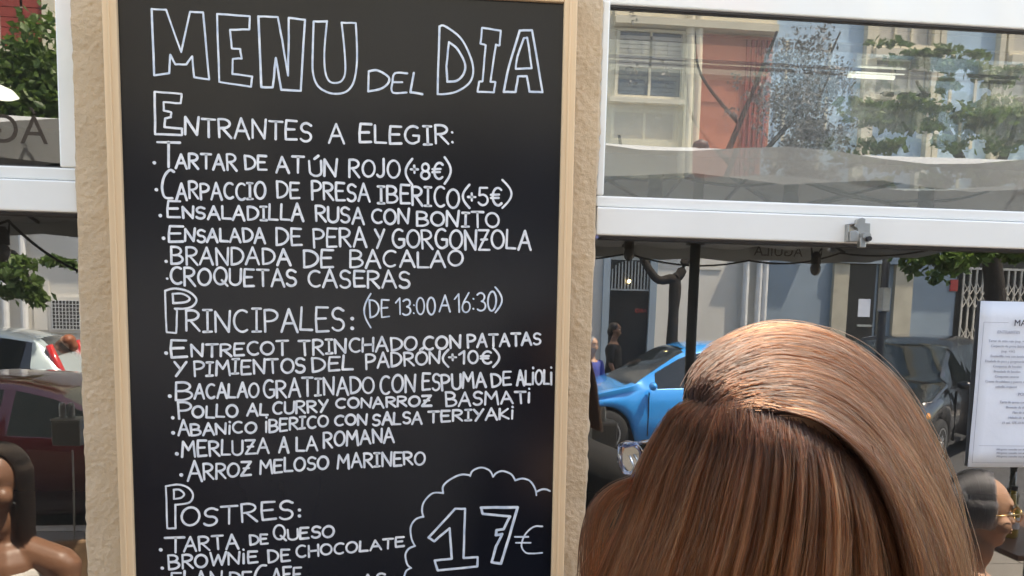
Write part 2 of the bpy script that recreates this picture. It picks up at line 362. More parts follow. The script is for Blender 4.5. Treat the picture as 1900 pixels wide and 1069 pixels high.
# paper menu taped to the glass
pc = at(1868,712,DG-.003); ph = at(1812,558,DG-.003).z-at(1795,866,DG-.003).z
PW = .235; px0 = (at(1812,558,DG).x+at(1797,866,DG).x)/2
pm = empty('paper_menu', (px0, GY-.003, (at(1812,558,DG).z+at(1797,866,DG).z)/2), 'white printed paper menu taped to the right window glass', 'menu')
gn = 10; vs=[]; 
for j in range(gn+1):
    for i in range(gn+1):
        u,v = i/gn, j/gn; vs.append((u*PW-.0, -.0012-.0022*math.sin(u*2.7+v*3)**2, (v-.5)*ph))
fs = [(j*(gn+1)+i, j*(gn+1)+i+1, (j+1)*(gn+1)+i+1, (j+1)*(gn+1)+i) for j in range(gn) for i in range(gn)]
o = MB().add(vs,fs).build('sheet', M['paper'], pm, smooth=True); o.rotation_euler = (0,math.radians(-.3),0)
so_ = o.modifiers.new('thick','SOLIDIFY'); so_.thickness = .0003
def pmloc(px,py): q = at(px,py,DG-.003); return q.x-pm.location.x, q.z-pm.location.z
RX = Matrix.Rotation(PI/2,4,'X')
cx_, _ = pmloc(1880,700)
def ptext(s, px, py, size, m='inkgrey', name='printed_line'):
    a,b = pmloc(px,py); return text_mesh(name, s, size, M[m], pm, Matrix.Translation((a,-.0046,b))@RX)
ptext('MA', 1889, 605, .0155, 'ink', 'heading'); ptext('ENTRANTES', 1868, 619, .0075, 'inkgrey', 'heading')
for i,s in enumerate(['Tartar de atún rojo (sup. +8€)','Carpaccio de presa ibérica','(sup. +5€)','Ensaladilla rusa con bonito','Ensalada de pera y gorgonzola con','Croquetas de bacalao','Brandada de bacalao','Croquetas caseras','Crema de calabaza y puerro con','cebolla crujiente']):
    ptext(s, 1868-i*.5, 635+i*9.35, .0059)
ptext('POSTRES', 1900, 734, .0075, 'inkgrey', 'heading')
for i,s in enumerate(['Tarta de queso con frutos rojos','Brownie de chocolate','Flan de café','Helado de vainilla','(1 uni. 17€ I.V.A. incluido)']):
    ptext(s, 1890-i*.5, 748+i*9.5, .0059)
for i in range(3): ptext('Alérgenos: consulte con nuestro personal de sala', 1893, 835+i*6.5, .0048)
bm = MB()
a0,b0 = pmloc(1822,598); a1,b1 = pmloc(1868,598); c0,d0 = pmloc(1808,858)
bm.box((a0,-.0046,b0),(a1,-.0044,b0+.0006)); bm.box((a0,-.0046,d0),(a0+.0006,-.0044,b0)); bm.box((a0,-.0046,d0),(PW-.012,-.0044,d0+.0006)); bm.box((a0+.01,-.0046,d0+.03),(PW-.02,-.0044,d0+.0305))
bm.build('printed_border', M['inkgrey'], pm)
tp = MB()
#tp.box((.015,-.0050,ph/2-.012),(.035,-.0047,ph/2+.010)); tp.build('tape_strip', M['tape'], pm)

# ------------------------------------------------------------------ chalkboard
BD = 1.2-.030; ROT = .0072
c = at(640,534,BD)
cb = empty('chalkboard', tuple(c), 'tall black chalkboard in a pine frame with hand-lettered Spanish set menu', 'chalkboard')
cb.rotation_euler = (0, -ROT, 0)
cr, srn = math.cos(ROT), math.sin(ROT)
def bl(px,py,D=BD):                      # photo point on the slate -> board plane coordinates
    p = at(px,py,D)-c; return (p.x*cr+p.z*srn, -p.x*srn+p.z*cr)
ul = bl(235.5,534)[0]; ur = bl(1034,534)[0]; vt = bl(950,2)[1]; vb = vt-1.30
FWD = bl(1058,534)[0]-bl(1034,534)[0]
MB().box((ul-.008,0,vb-.008),(ur+.008,.012,vt+.008)).build('slate', M['slate'], cb)
def molding(name, u0,u1,v0,v1,m):
    o = MB().box((u0,-.006,v0),(u1,.026,v1)).build(name, M[m], cb, bevel=.0018); return o
molding('frame_stile', ul-FWD, ul, vb-FWD, vt+FWD, 'pine'); molding('frame_stile', ur, ur+FWD, vb-FWD, vt+FWD, 'pine')
molding('frame_rail', ul+.0003, ur-.0003, vt, vt+FWD, 'pine_h'); molding('frame_rail', ul+.0003, ur-.0003, vb-FWD, vb, 'pine_h')
for s in (ul-FWD*.55, ur+FWD*.45):       # raised inner bead of the moulding
    MB().box((s-.0016,-.0078,vb-FWD+.002),(s+.0016,-.0058,vt+FWD-.002)).build('bead', M['pine'], cb, bevel=.0008)

G = {}   # single stroke capitals, x 0..w, y 0..1
def g(ch, w, *st): G[ch] = (w, st)
def arc(cx,cy,rx,ry,a0,a1,n=12): return [(cx+rx*math.cos(math.radians(a0+(a1-a0)*i/n)), cy+ry*math.sin(math.radians(a0+(a1-a0)*i/n))) for i in range(n+1)]
g('A',.74,[(0,-.03),(.36,1.02),(.74,-.04)],[(.13,.36),(.60,.37)])
g('B',.66,[(.03,0),(.0,1)],[(0,1)]+arc(.22,.75,.34,.25,90,-80)+[(.1,.51)],[(.22,.51)]+arc(.25,.26,.41,.26,80,-90)+[(.03,0)])
g('C',.66,arc(.40,.5,.38,.50,55,305,16))
g('D',.68,[(.04,0),(0,1)],[(0,.98)]+arc(.12,.5,.56,.49,85,-85,14)+[(.04,0)])
g('E',.58,[(.56,.98),(.03,1),(0,.5),(.03,0),(.58,.02)],[(.02,.53),(.46,.54)])
g('F',.56,[(.03,0),(0,1),(.56,.98)],[(.02,.53),(.44,.54)])
g('G',.72,arc(.40,.5,.38,.50,55,300,14)+[(.70,.14),(.71,.45),(.42,.46)])
g('H',.66,[(0,1),(.02,0)],[(.64,1.02),(.66,0)],[(.01,.5),(.65,.52)])
g('I',.40,[(.20,1),(.20,0)],[(0,1.0),(.40,.99)],[(.0,0),(.40,.01)])
g('i',.14,[(.07,.80),(.07,0)],[(.06,1.16),(.08,1.13)])
g('J',.46,[(.40,1),(.42,.25)]+arc(.20,.22,.21,.22,0,-150,8))
g('K',.60,[(.02,1),(0,0)],[(.56,.98),(.03,.45),(.6,0)])
g('L',.54,[(.02,1),(0,.02),(.54,0)])
g('M',.84,[(0,-.02),(.08,1),(.42,.42),(.74,1),(.84,-.05)])
g('N',.68,[(.02,0),(0,1),(.62,0),(.68,1.02)])
g('O',.74,arc(.37,.5,.37,.50,100,468,20))
g('P',.60,[(.03,-.03),(0,1)],[(0,1)]+arc(.20,.74,.40,.27,90,-90,10)+[(.03,.47)])
g('Q',.78,arc(.38,.5,.37,.48,100,468,20),[(.46,.26),(.80,-.06)])
g('R',.64,[(.03,0),(0,1)],[(0,1)]+arc(.22,.76,.36,.25,90,-90,9)+[(.1,.50)],[(.20,.50),(.64,-.02)])
g('S',.56,[(.54,.88)]+arc(.29,.75,.25,.25,40,260,9)+arc(.27,.25,.28,.26,75,-150,10))
g('T',.68,[(.34,1),(.36,-.02)],[(0,1.0),(.68,.99)])
g('U',.66,[(0,1),(.02,.35)]+arc(.34,.30,.32,.31,180,360,10)+[(.66,1)])
g('W',.96,[(0,1),(.22,0),(.48,.8),(.72,0),(.96,1)])
g('Y',.62,[(0,1),(.32,.48)],[(.62,1),(.12,-.05)])
g('Z',.62,[(0,1),(.60,1),(.0,0),(.64,0)],[(.14,.52),(.50,.53)])
g('1',.34,[(0,.72),(.28,1),(.30,-.02)])
g('3',.50,[(0,.9)]+arc(.22,.76,.25,.24,120,-80,9)+arc(.22,.26,.30,.27,80,-140,10))
g('0',.54,arc(.27,.5,.27,.52,100,468,18))
g('6',.52,[(.42,1.02),(.10,.55)]+arc(.27,.28,.25,.28,160,520,16))
g('5',.52,[(.50,1),(.08,1),(.05,.58)]+arc(.24,.32,.28,.30,110,-150,10))
g('8',.50,arc(.25,.74,.20,.25,90,-90,9)+arc(.25,.25,.25,.26,90,450,14)+arc(.25,.74,.20,.25,-90,-270,9))
g('+',.42,[(0,.5),(.42,.5)],[(.21,.72),(.21,.28)])
g('€',.62,arc(.38,.5,.30,.50,50,310,14),[(-.02,.60),(.45,.62)],[(-.02,.42),(.42,.43)])
g(':',.12,[(.05,.62),(.07,.60)],[(.05,.10),(.07,.08)])
g('(',.22,arc(.52,.5,.50,.62,130,230,10)); g(')',.22,arc(-.30,.5,.50,.62,50,-50,10))
g(',',.16,[(.12,.2),(.02,-.12)])
def ribbon(mb, pts, r, y):
    """round-ended marker stroke: a slightly raised ribbon on the slate"""
    n = len(pts); w0 = random.uniform(.86,1.10); w1 = random.uniform(.84,1.14); wj = [w0+(w1-w0)*i/max(1,n-1)+random.uniform(-.06,.06) for i in range(n)]
    for i,(x,z) in enumerate(pts):
        k = 8; rr = r*wj[i]
        mb.add([(x+rr*math.cos(2*PI*j/k), y, z+rr*math.sin(2*PI*j/k)) for j in range(k)], [tuple(range(k))]); y -= 2e-6
    for i in range(n-1):
        a = Vector(pts[i]); b = Vector(pts[i+1]); d = b-a
        if d.length < 1e-6: continue
        q = Vector((-d.y, d.x)).normalized()*r; y -= 2e-6; qa = q*wj[i]; qb = q*wj[i+1]
        mb.add([(a.x-qa.x,y,a.y-qa.y),(b.x-qb.x,y,b.y-qb.y),(b.x+qb.x,y,b.y+qb.y),(a.x+qa.x,y,a.y+qa.y)], [(0,1,2,3)])
SW = .00175
def word(mb, txt, x0,yb0,yt0, x1,yb1,yt1, r=SW, gap=.17):
    accent = {'Ú':'U','Ó':'O'}; chars = [accent.get(ch,ch) for ch in txt]
    ws = [G[ch][0] for ch in chars]; tot = sum(ws)+gap*(len(ws)-1); x = 0
    for ch, src, w_ in zip(chars, txt, ws):
        jz = random.uniform(-.05,.05); js = random.uniform(.93,1.05); sh = random.uniform(-.04,.04); jx = random.uniform(-.025,.025)
        def mp(p):
            X = (x+p[0]+sh*(p[1]-.5)+jx)/tot; px = x0+(x1-x0)*X
            yb = yb0+(yb1-yb0)*X; yt = yt0+(yt1-yt0)*X
            return bl(px, yb+(yt-yb)*(p[1]*js+jz))
        for st in G[ch][1]: ribbon(mb, [mp(p) for p in st], r, -.0005)
        if src in accent: ribbon(mb, [mp((.30,1.14)), mp((.52,1.34))], r*1.2, -.0005)
        x += w_+gap
def dots(mb, *ps, r=.0026):
    for q in ps: ribbon(mb, [bl(*q), bl(q[0]+.8,q[1]+.3)], r, -.0005)
def par(mb, ch, x0,yt,x1,yb, r=SW):
    s = 1 if ch=='(' else -1
    pts = []
    for i in range(11):
        t = i/10; b = math.sin(PI*t)
        pts.append(bl((x1 if s>0 else x0)+(-s)*(x1-x0)*b*.95, yt+(yb-yt)*t))
    ribbon(mb, pts, r, -.0005)
def trace(mb, pts, ox, oy, sc_, r=SW*.85, close=False, sm=1):
    q = [bl(ox+p[0]/sc_, oy+p[1]/sc_) for p in pts]
    if close: q.append(q[0])
    out = []
    for a,b in zip(q[:-1], q[1:]):
        for i in range(3):
            t = i/3; out.append((a[0]+(b[0]-a[0])*t+random.uniform(-.0003,.0003), a[1]+(b[1]-a[1])*t+random.uniform(-.0003,.0003)))
    out.append(q[-1]); ribbon(mb, out, r, -.0005)
def spl(P, n=8, closed=False):
    out = []; N = len(P)
    for i in range(N-1):
        p0,p1,p2,p3 = P[max(i-1,0)],P[i],P[i+1],P[min(i+2,N-1)]
        for k in range(n):
            t = k/n; out.append(tuple(.5*((2*p1[j])+(-p0[j]+p2[j])*t+(2*p0[j]-5*p1[j]+4*p2[j]-p3[j])*t*t+(-p0[j]+3*p1[j]-3*p2[j]+p3[j])*t**3) for j in range(len(p1))))
    out.append(tuple(P[-1])); return out
def rib_s(mb, pts, ox, oy, sc_, r=SW*.85): ribbon(mb, [bl(ox+p[0]/sc_, oy+p[1]/sc_) for p in spl(pts,6)], r, -.0005)
s4 = 3.239
L = MB()
trace(L,[(297,55),(385,60),(475,315),(527,72),(607,75),(642,478),(552,465),(540,340),(505,388),(440,388),(408,330),(402,442),(312,455)],190,0,s4,close=True)
trace(L,[(690,85),(887,98),(885,178),(768,180),(778,292),(828,295),(838,352),(785,355),(782,445),(900,462),(895,522),(702,495)],190,0,s4,close=True)
trace(L,[(938,100),(1055,103),(1080,240),(1115,455),(1120,300),(1120,108),(1218,120),(1192,548),(1075,540),(1042,350),(1025,525),(955,525)],190,0,s4,close=True)
trace(L,[(1270,130),(1350,130)],190,0,s4); trace(L,[(1438,138),(1523,140)],190,0,s4)
rib_s(L,[(1350,130),(1335,300),(1338,420),(1360,485),(1400,500),(1440,485),(1460,430),(1455,300),(1438,138)],190,0,s4)
rib_s(L,[(1270,130),(1265,300),(1265,430),(1290,510),(1340,550),(1400,565),(1465,552),(1508,500),(1528,400),(1530,280),(1523,140)],190,0,s4)
rib_s(L,[(205,550),(208,430)],620,0,s4); rib_s(L,[(208,430),(260,424),(325,462),(325,500),(280,535),(205,550)],620,0,s4)
rib_s(L,[(440,442),(365,442),(350,500),(345,540),(362,560),(435,557)],620,0,s4); rib_s(L,[(350,495),(410,495)],620,0,s4)
trace(L,[(480,440),(458,555),(530,567)],620,0,s4)
rib_s(L,[(632,162),(665,158),(760,230),(818,340),(836,430),(812,500),(740,550),(670,566),(622,567)],620,0,s4); trace(L,[(632,160),(622,567)],620,0,s4)
rib_s(L,[(690,255),(740,295),(785,380),(780,440),(740,485),(680,492)],620,0,s4); trace(L,[(680,492),(675,400),(690,255)],620,0,s4)
trace(L,[(888,168),(1000,185),(995,275),(972,270),(940,492),(968,495),(960,555),(862,552),(870,492),(893,490),(910,272),(880,262)],620,0,s4,close=True)
trace(L,[(1115,185),(1190,182),(1252,555),(1175,553),(1158,458),(1105,460),(1090,555),(1018,553),(1050,400)],620,0,s4,close=True)
trace(L,[(1140,230),(1160,228),(1188,410),(1090,415),(1100,340)],620,0,s4,close=True)
L.build('title_lettering', M['chalk'], cb)
def line(fn):
    mb = MB(); fn(mb); return mb.build('lettering', M['chalkw'], cb)
def l0(m):
    trace(m,[(315,553),(478,565),(472,622),(370,615),(370,665),(415,675),(412,705),(378,712),(375,765),(480,775),(478,812),(318,808)],190,0,s4,close=True)
line(l0)
def l1(m):
    word(m,'NTRANTES',344,250,216,577,262,227); word(m,'A',611,263,231,639,264,231); word(m,'ELEGIR:',668,265,232,842,268,234)
line(l1)
def l2(m):
    ribbon(m,[bl(292,264),bl(334,265)],SW,-.0005); ribbon(m,[bl(313,264),bl(313,310)],SW,-.0005); dots(m,(286,302))
    word(m,'ARTAR',326,311,285,438,316,287); word(m,'DE',454,314,289,494,316,290); word(m,'AT',513,320,291,563,321,292); word(m,'ÚN',574,325,297,625,328,297)
    word(m,'ROJO',648,329,296,741,329,298); par(m,'(',752,295,765,343); word(m,'+8€',763,331,301,822,331,302); par(m,')',825,292,837,341)
line(l2)
def l3(m):
    dots(m,(290,352)); rib_s(m,[(323,319),(315,316),(305,328),(301,348),(306,366),(320,368)],0,0,1,SW)
    word(m,'ARPACCIO',328,369,340,493,370,340); word(m,'DE',514,368,339,556,368,339); word(m,'PRESA',579,369,337,685,374,341); word(m,'IBERICO',701,376,344,852,385,348)
    par(m,'(',858,343,871,386); word(m,'+5€',869,380,348,931,381,349); par(m,')',932,334,950,386)
line(l3)
def l4(m):
    dots(m,(297,400)); word(m,'E',310,404,375,334,405,375); word(m,'NSALADILLA',340,404,384,563,410,380); word(m,'RUSA',586,411,382,675,414,386)
    word(m,'CON',690,415,389,759,415,389); word(m,'BONITO',774,418,392,926,422,395)
line(l4)
def l5(m):
    dots(m,(303,442)); word(m,'E',313,448,419,340,448,419); word(m,'NSALADA',344,448,426,492,450,423); word(m,'DE',513,454,423,560,454,424); word(m,'PERA',582,457,424,679,458,425)
    word(m,'Y',696,459,428,713,459,428); word(m,'GORGONZOLA',728,460,426,985,463,428)
line(l5)
def l6(m):
    dots(m,(308,485)); word(m,'BRANDADA',318,491,459,539,490,461); word(m,'DE',563,495,464,619,495,464); word(m,'BACALAO',649,497,466,859,494,467)
line(l6)
def l7(m):
    dots(m,(310,517),r=.0019); word(m,'CROQUETAS',316,528,496,550,531,500); word(m,'CASERAS',572,533,502,760,533,504)
line(l7)
sA = 3.563
def l8(m):
    rib_s(m,[(415,70),(480,55),(570,75),(622,125),(600,170),(545,188),(480,188)],190,520,sA); trace(m,[(480,188),(495,200),(488,350),(425,345),(415,70)],190,520,sA)
    rib_s(m,[(465,90),(530,90),(578,120),(550,145),(468,152)],190,520,sA); trace(m,[(468,152),(465,90)],190,520,sA)
    word(m,'RINCIPALES',345,615,576,639,614,570); dots(m,(653,591),(653,609))
line(l8)
def l9(m):
    r=SW*.75; par(m,'(',675,545,688,608,r); word(m,'DE',686,590,556,722,587,556,r); word(m,'13:00',734,584,555,807,582,551,r); word(m,'A',816,578,549,836,578,549,r)
    word(m,'16:30',843,580,546,920,575,541,r); par(m,')',919,533,932,580,r)
mb = MB(); l9(mb); mb.build('lettering', M['chalk'], cb)
def l10(m):
    dots(m,(308,655)); word(m,'E',318,663,630,348,662,630); word(m,'NTRECOT',355,662,641,535,658,633); word(m,'TRINCHADO',555,659,631,773,648,625); word(m,',',778,652,630,784,652,630)
    word(m,'CON',786,649,626,854,646,624); word(m,'PATATAS',868,645,621,1003,638,618)
line(l10)
def l11(m):
    word(m,'Y',323,697,672,345,697,672); word(m,'PIMIENTOS',360,697,672,566,690,663); word(m,'DEL',580,690,663,655,686,660); word(m,'PADRÓN',679,684,657,816,674,652)
    par(m,'(',821,649,832,681); word(m,'+10€',833,675,652,912,674,652); par(m,')',915,646,927,681)
line(l11)
def l12(m):
    dots(m,(315,735)); word(m,'B',325,743,708,356,742,707); word(m,'ACALAO',362,739,714,480,736,709); word(m,'GRATINADO',489,738,705,694,729,698); word(m,'CON',706,732,697,770,726,695)
    word(m,'ESPUMA',784,725,695,901,718,692); word(m,'DE',912,717,693,948,715,691); word(m,'ALiOLi',959,715,689,1024,713,686)
line(l12)
def l13(m):
    dots(m,(320,775)); word(m,'P',330,777,748,354,777,748); word(m,'OLLO',358,774,753,441,774,751); word(m,'AL',459,771,750,497,771,750); word(m,'CURRY',507,769,747,608,763,742)
    word(m,'CONARROZ',624,758,740,800,752,734); word(m,'BASMATi',828,754,729,984,747,726)
line(l13)
def l14(m):
    dots(m,(321,803)); word(m,'A',331,808,781,351,808,781); word(m,'BANiCO',354,808,788,475,802,782); word(m,'iBERICO',492,802,778,608,791,772); word(m,'CON',621,789,771,680,787,768)
    word(m,'SALSA',692,789,768,783,785,764); word(m,'TERIYAKi',795,784,764,953,777,757)
line(l14)
def l15(m):
    dots(m,(328,842)); word(m,'MERLUZA',338,848,819,499,840,814); word(m,'A',518,838,812,535,838,812); word(m,'LA',550,836,810,589,835,809); word(m,'ROMANA',601,830,802,731,819,795)
line(l15)
def l16(m):
    dots(m,(336,881)); word(m,'A',348,890,856,374,890,856); word(m,'RROZ',378,890,862,466,882,859); word(m,'MELOSO',482,880,854,609,869,845); word(m,'MARINERO',627,868,843,788,861,838)
line(l16)
s3 = 3.833
def l17(m):
    rib_s(m,[(452,430),(540,418),(610,440),(645,490),(620,545),(520,562)],190,790,s3); trace(m,[(520,562),(520,728),(462,730),(452,430)],190,790,s3)
    rib_s(m,[(508,455),(550,455),(582,485),(560,512),(510,520)],190,790,s3); trace(m,[(510,520),(508,455)],190,790,s3)
    word(m,'OSTRES',337,977,944,543,961,928); dots(m,(555,946),(555,957))
line(l17)
def l18(m):
    dots(m,(298,1020)); ribbon(m,[bl(306,998),bl(342,997)],SW,-.0005); ribbon(m,[bl(326,997),bl(326,1025)],SW,-.0005)
    word(m,'ARTA',342,1023,999,442,1017,992); word(m,'DE',464,1010,992,497,1008,991); word(m,'Q',508,1002,974,530,1001,973); word(m,'UESO',534,1001,982,619,995,975)
line(l18)
def l19(m):
    dots(m,(301,1054)); word(m,'BROWNiE',313,1057,1031,477,1043,1022); word(m,'DE',498,1043,1021,537,1040,1019); word(m,'CHOCOLATE',550,1035,1014,750,1014,997)
line(l19)
def l20(m):
    word(m,'FLAN',319,1094,1063,412,1090,1060); word(m,'DE',426,1086,1063,467,1084,1061); rib_s(m,[(494,1049),(484,1050),(475,1062),(474,1078),(492,1088)],0,0,1,SW); word(m,'CAFE'[1:],504,1082,1055,559,1078,1050)
line(l20)
def l21(m):
    word(m,'AS',672,1086,1067,714,1082,1064)
line(l21)
L = MB()
for arc_ in ([(1535,465),(1510,453),(1475,453),(1437,470)],[(1438,495),(1430,450),(1395,395),(1340,375),(1288,388)],[(1288,388),(1260,345),(1200,322),(1155,335),(1130,362)],[(1130,362),(1105,318),(1045,297),(985,320),(967,358)],[(967,352),(900,348),(820,385),(775,430),(775,480)],[(775,478),(700,480),(640,540),(625,600),(635,648)],[(635,645),(580,665),(545,720),(550,800),(575,856)],[(575,854),(530,875),(507,920),(520,985),(548,1012)],[(548,1010),(515,1030),(500,1065),(492,1110)]):
    rib_s(L, arc_, 620,790,s3, SW*.8)
trace(L,[(860,590),(930,590),(925,760),(920,940),(1020,935),(1018,1000),(735,1028),(715,958),(835,945),(822,728),(712,822),(672,795)],620,790,s3,SW,close=True)
trace(L,[(1045,582),(1305,580),(1245,790),(1185,980),(1120,970),(1150,860),(1195,770),(1150,778),(1155,742),(1205,735),(1250,645),(1055,625)],620,790,s3,SW*1.25,close=True)
rib_s(L,[(1480,715),(1420,718),(1360,770),(1332,850),(1360,900),(1410,908),(1480,903)],620,790,s3,SW*.8)
rib_s(L,[(1285,790),(1380,790)],620,790,s3,SW*.8); rib_s(L,[(1292,832),(1398,832)],620,790,s3,SW*.8)
L.build('price_lettering', M['chalk'], cb)

for fx_,fy_ in ():
    u_,v_ = bl(fx_,fy_); MB().add([(u_+.0055*math.cos(2*PI*j/16),-.0003,v_+.0075*math.sin(2*PI*j/16)) for j in range(16)],[tuple(range(16))]).build('finger_mark', M['doorblack'], cb)
# ------------------------------------------------------------------ hair (strands as curves)
def hair_mat():
    m = bpy.data.materials.new('hair_strand'); m.use_nodes = True; n = m.node_tree.nodes; l = m.node_tree.links
    n.remove(n['Principled BSDF']); h = n.new('ShaderNodeBsdfHairPrincipled'); h.model = 'CHIANG'; h.parametrization = 'COLOR'
    hi = n.new('ShaderNodeHairInfo'); r = n.new('ShaderNodeValToRGB'); e = r.color_ramp.elements
    e[0].position = 0; e[0].color = (.022,.008,.004,1); e[1].position = .75; e[1].color = (.125,.051,.023,1)
    x = e.new(.16); x.color = (.066,.025,.012,1)
    l.new(hi.outputs['Intercept'], r.inputs[0])
    at_ = n.new('ShaderNodeAttribute'); at_.attribute_name = 'tone'
    mx = n.new('ShaderNodeMix'); mx.data_type = 'RGBA'; mx.blend_type = 'MULTIPLY'; mx.inputs[0].default_value = 1
    l.new(r.outputs[0], mx.inputs[6]); l.new(at_.outputs['Color'], mx.inputs[7]); l.new(mx.outputs[2], h.inputs['Color'])
    h.inputs['Roughness'].default_value = .36; h.inputs['Radial Roughness'].default_value = .55; h.inputs['Coat'].default_value = .0; h.inputs['IOR'].default_value = 1.36
    l.new(h.outputs[0], n['Material Output'].inputs[0]); return m
HM = hair_mat(); HK = .78; HSC = .80
def resample(guide, n):
    P = np.array(spl(guide, 10)); d = np.r_[0, np.cumsum(np.linalg.norm(np.diff(P[:,:2],axis=0),axis=1))]; t = np.linspace(0,d[-1],n)
    return np.stack([np.interp(t,d,P[:,k]) for k in range(3)],1)
def px2w(P):                              # (n,3) px,py,D -> world
    P = P.copy(); P[...,2] = P[...,2]*HK
    v = np.stack([P[...,0]-PPX, P[...,1]-PPY, np.full(P.shape[:-1],F)],-1)
    B = np.array([list(_r), list(_y), list(_z)]).T; w_ = v@B
    return np.array(CAM)+w_*(P[...,2]/w_[...,1])[...,None]
def guide_surface(guides, t, n=22):
    Gd = np.stack([resample(q_, n) for q_ in guides]); K = len(guides)
    # smooth interpolation across guides
    x = np.clip(t,0,1)*(K-1); i = np.minimum(x.astype(int), K-2); f = (x-i)[:,None,None]
    i0 = np.maximum(i-1,0); i3 = np.minimum(i+2,K-1); p0,p1,p2,p3 = Gd[i0],Gd[i],Gd[i+1],Gd[i3]
    return .5*(2*p1+(-p0+p2)*f+(2*p0-5*p1+4*p2-p3)*f**2+(-p0+3*p1-3*p2+p3)*f**3)
GA = [
 [(1296,758,.60),(1288,700,.625),(1345,632,.655),(1450,606,.668),(1560,634,.67),(1656,716,.67),(1732,852,.665),(1768,985,.66),(1782,1100,.66),(1792,1350,.66)],
 [(1312,756,.578),(1322,695,.585),(1415,642,.615),(1545,665,.63),(1645,748,.63),(1716,880,.625),(1756,1000,.62),(1770,1110,.62),(1780,1350,.62)],
 [(1330,757,.560),(1362,712,.565),(1455,685,.582),(1562,718,.59),(1642,800,.59),(1707,910,.585),(1748,1020,.585),(1762,1120,.585),(1770,1350,.59)],
 [(1350,762,.548),(1405,736,.545),(1500,735,.552),(1592,795,.555),(1660,892,.552),(1706,1005,.552),(1730,1110,.555),(1738,1350,.57)],
 [(1372,770,.538),(1430,762,.530),(1515,780,.522),(1588,832,.516),(1640,900,.514),(1680,995,.515),(1700,1100,.52),(1705,1350,.545)]]
GB = [
 [(1310,748,.590),(1255,764,.597),(1216,815,.608),(1188,880,.618),(1160,960,.628),(1125,1050,.634),(1100,1120,.64),(1060,1350,.65)],
 [(1335,750,.565),(1290,785,.562),(1255,860,.568),(1228,960,.575),(1195,1060,.58),(1180,1130,.585),(1150,1350,.6)],
 [(1365,752,.545),(1345,800,.535),(1318,880,.530),(1292,980,.530),(1262,1080,.533),(1250,1150,.537),(1225,1350,.56)],
 [(1420,768,.532),(1425,825,.515),(1415,910,.505),(1398,1010,.503),(1378,1110,.507),(1360,1350,.53)],
 [(1490,795,.530),(1520,850,.515),(1532,930,.507),(1530,1020,.507),(1522,1110,.51),(1510,1350,.535)],
 [(1560,835,.534),(1605,895,.526),(1635,975,.523),(1650,1050,.526),(1655,1120,.53),(1655,1350,.55)],
 [(1600,868,.545),(1650,930,.543),(1685,1010,.543),(1705,1080,.545),(1712,1130,.55),(1715,1350,.565)]]
GC = [[(1225,880,.615),(1165,888,.625),(1118,915,.632),(1092,965,.634),(1084,1060,.636),(1090,1250,.64)],
      [(1225,900,.612),(1180,912,.622),(1150,935,.63),(1128,985,.632),(1118,1070,.634),(1118,1250,.64)]]
GL = [[(1215,880,.56),(1225,940,.555),(1262,1000,.55),(1320,1032,.545)],[(1380,880,.500),(1405,930,.496),(1425,985,.496),(1432,1060,.498)],[(1700,780,.545),(1750,880,.56),(1795,960,.565),(1822,1050,.57)],[(1560,860,.50),(1590,900,.498),(1600,980,.50),(1570,1060,.50)]]
wo = at(1450,900,.66*HK)
fg = empty('person', (wo.x, wo.y, 0), 'woman with long copper-brown hair seen from behind, facing the window', 'person')
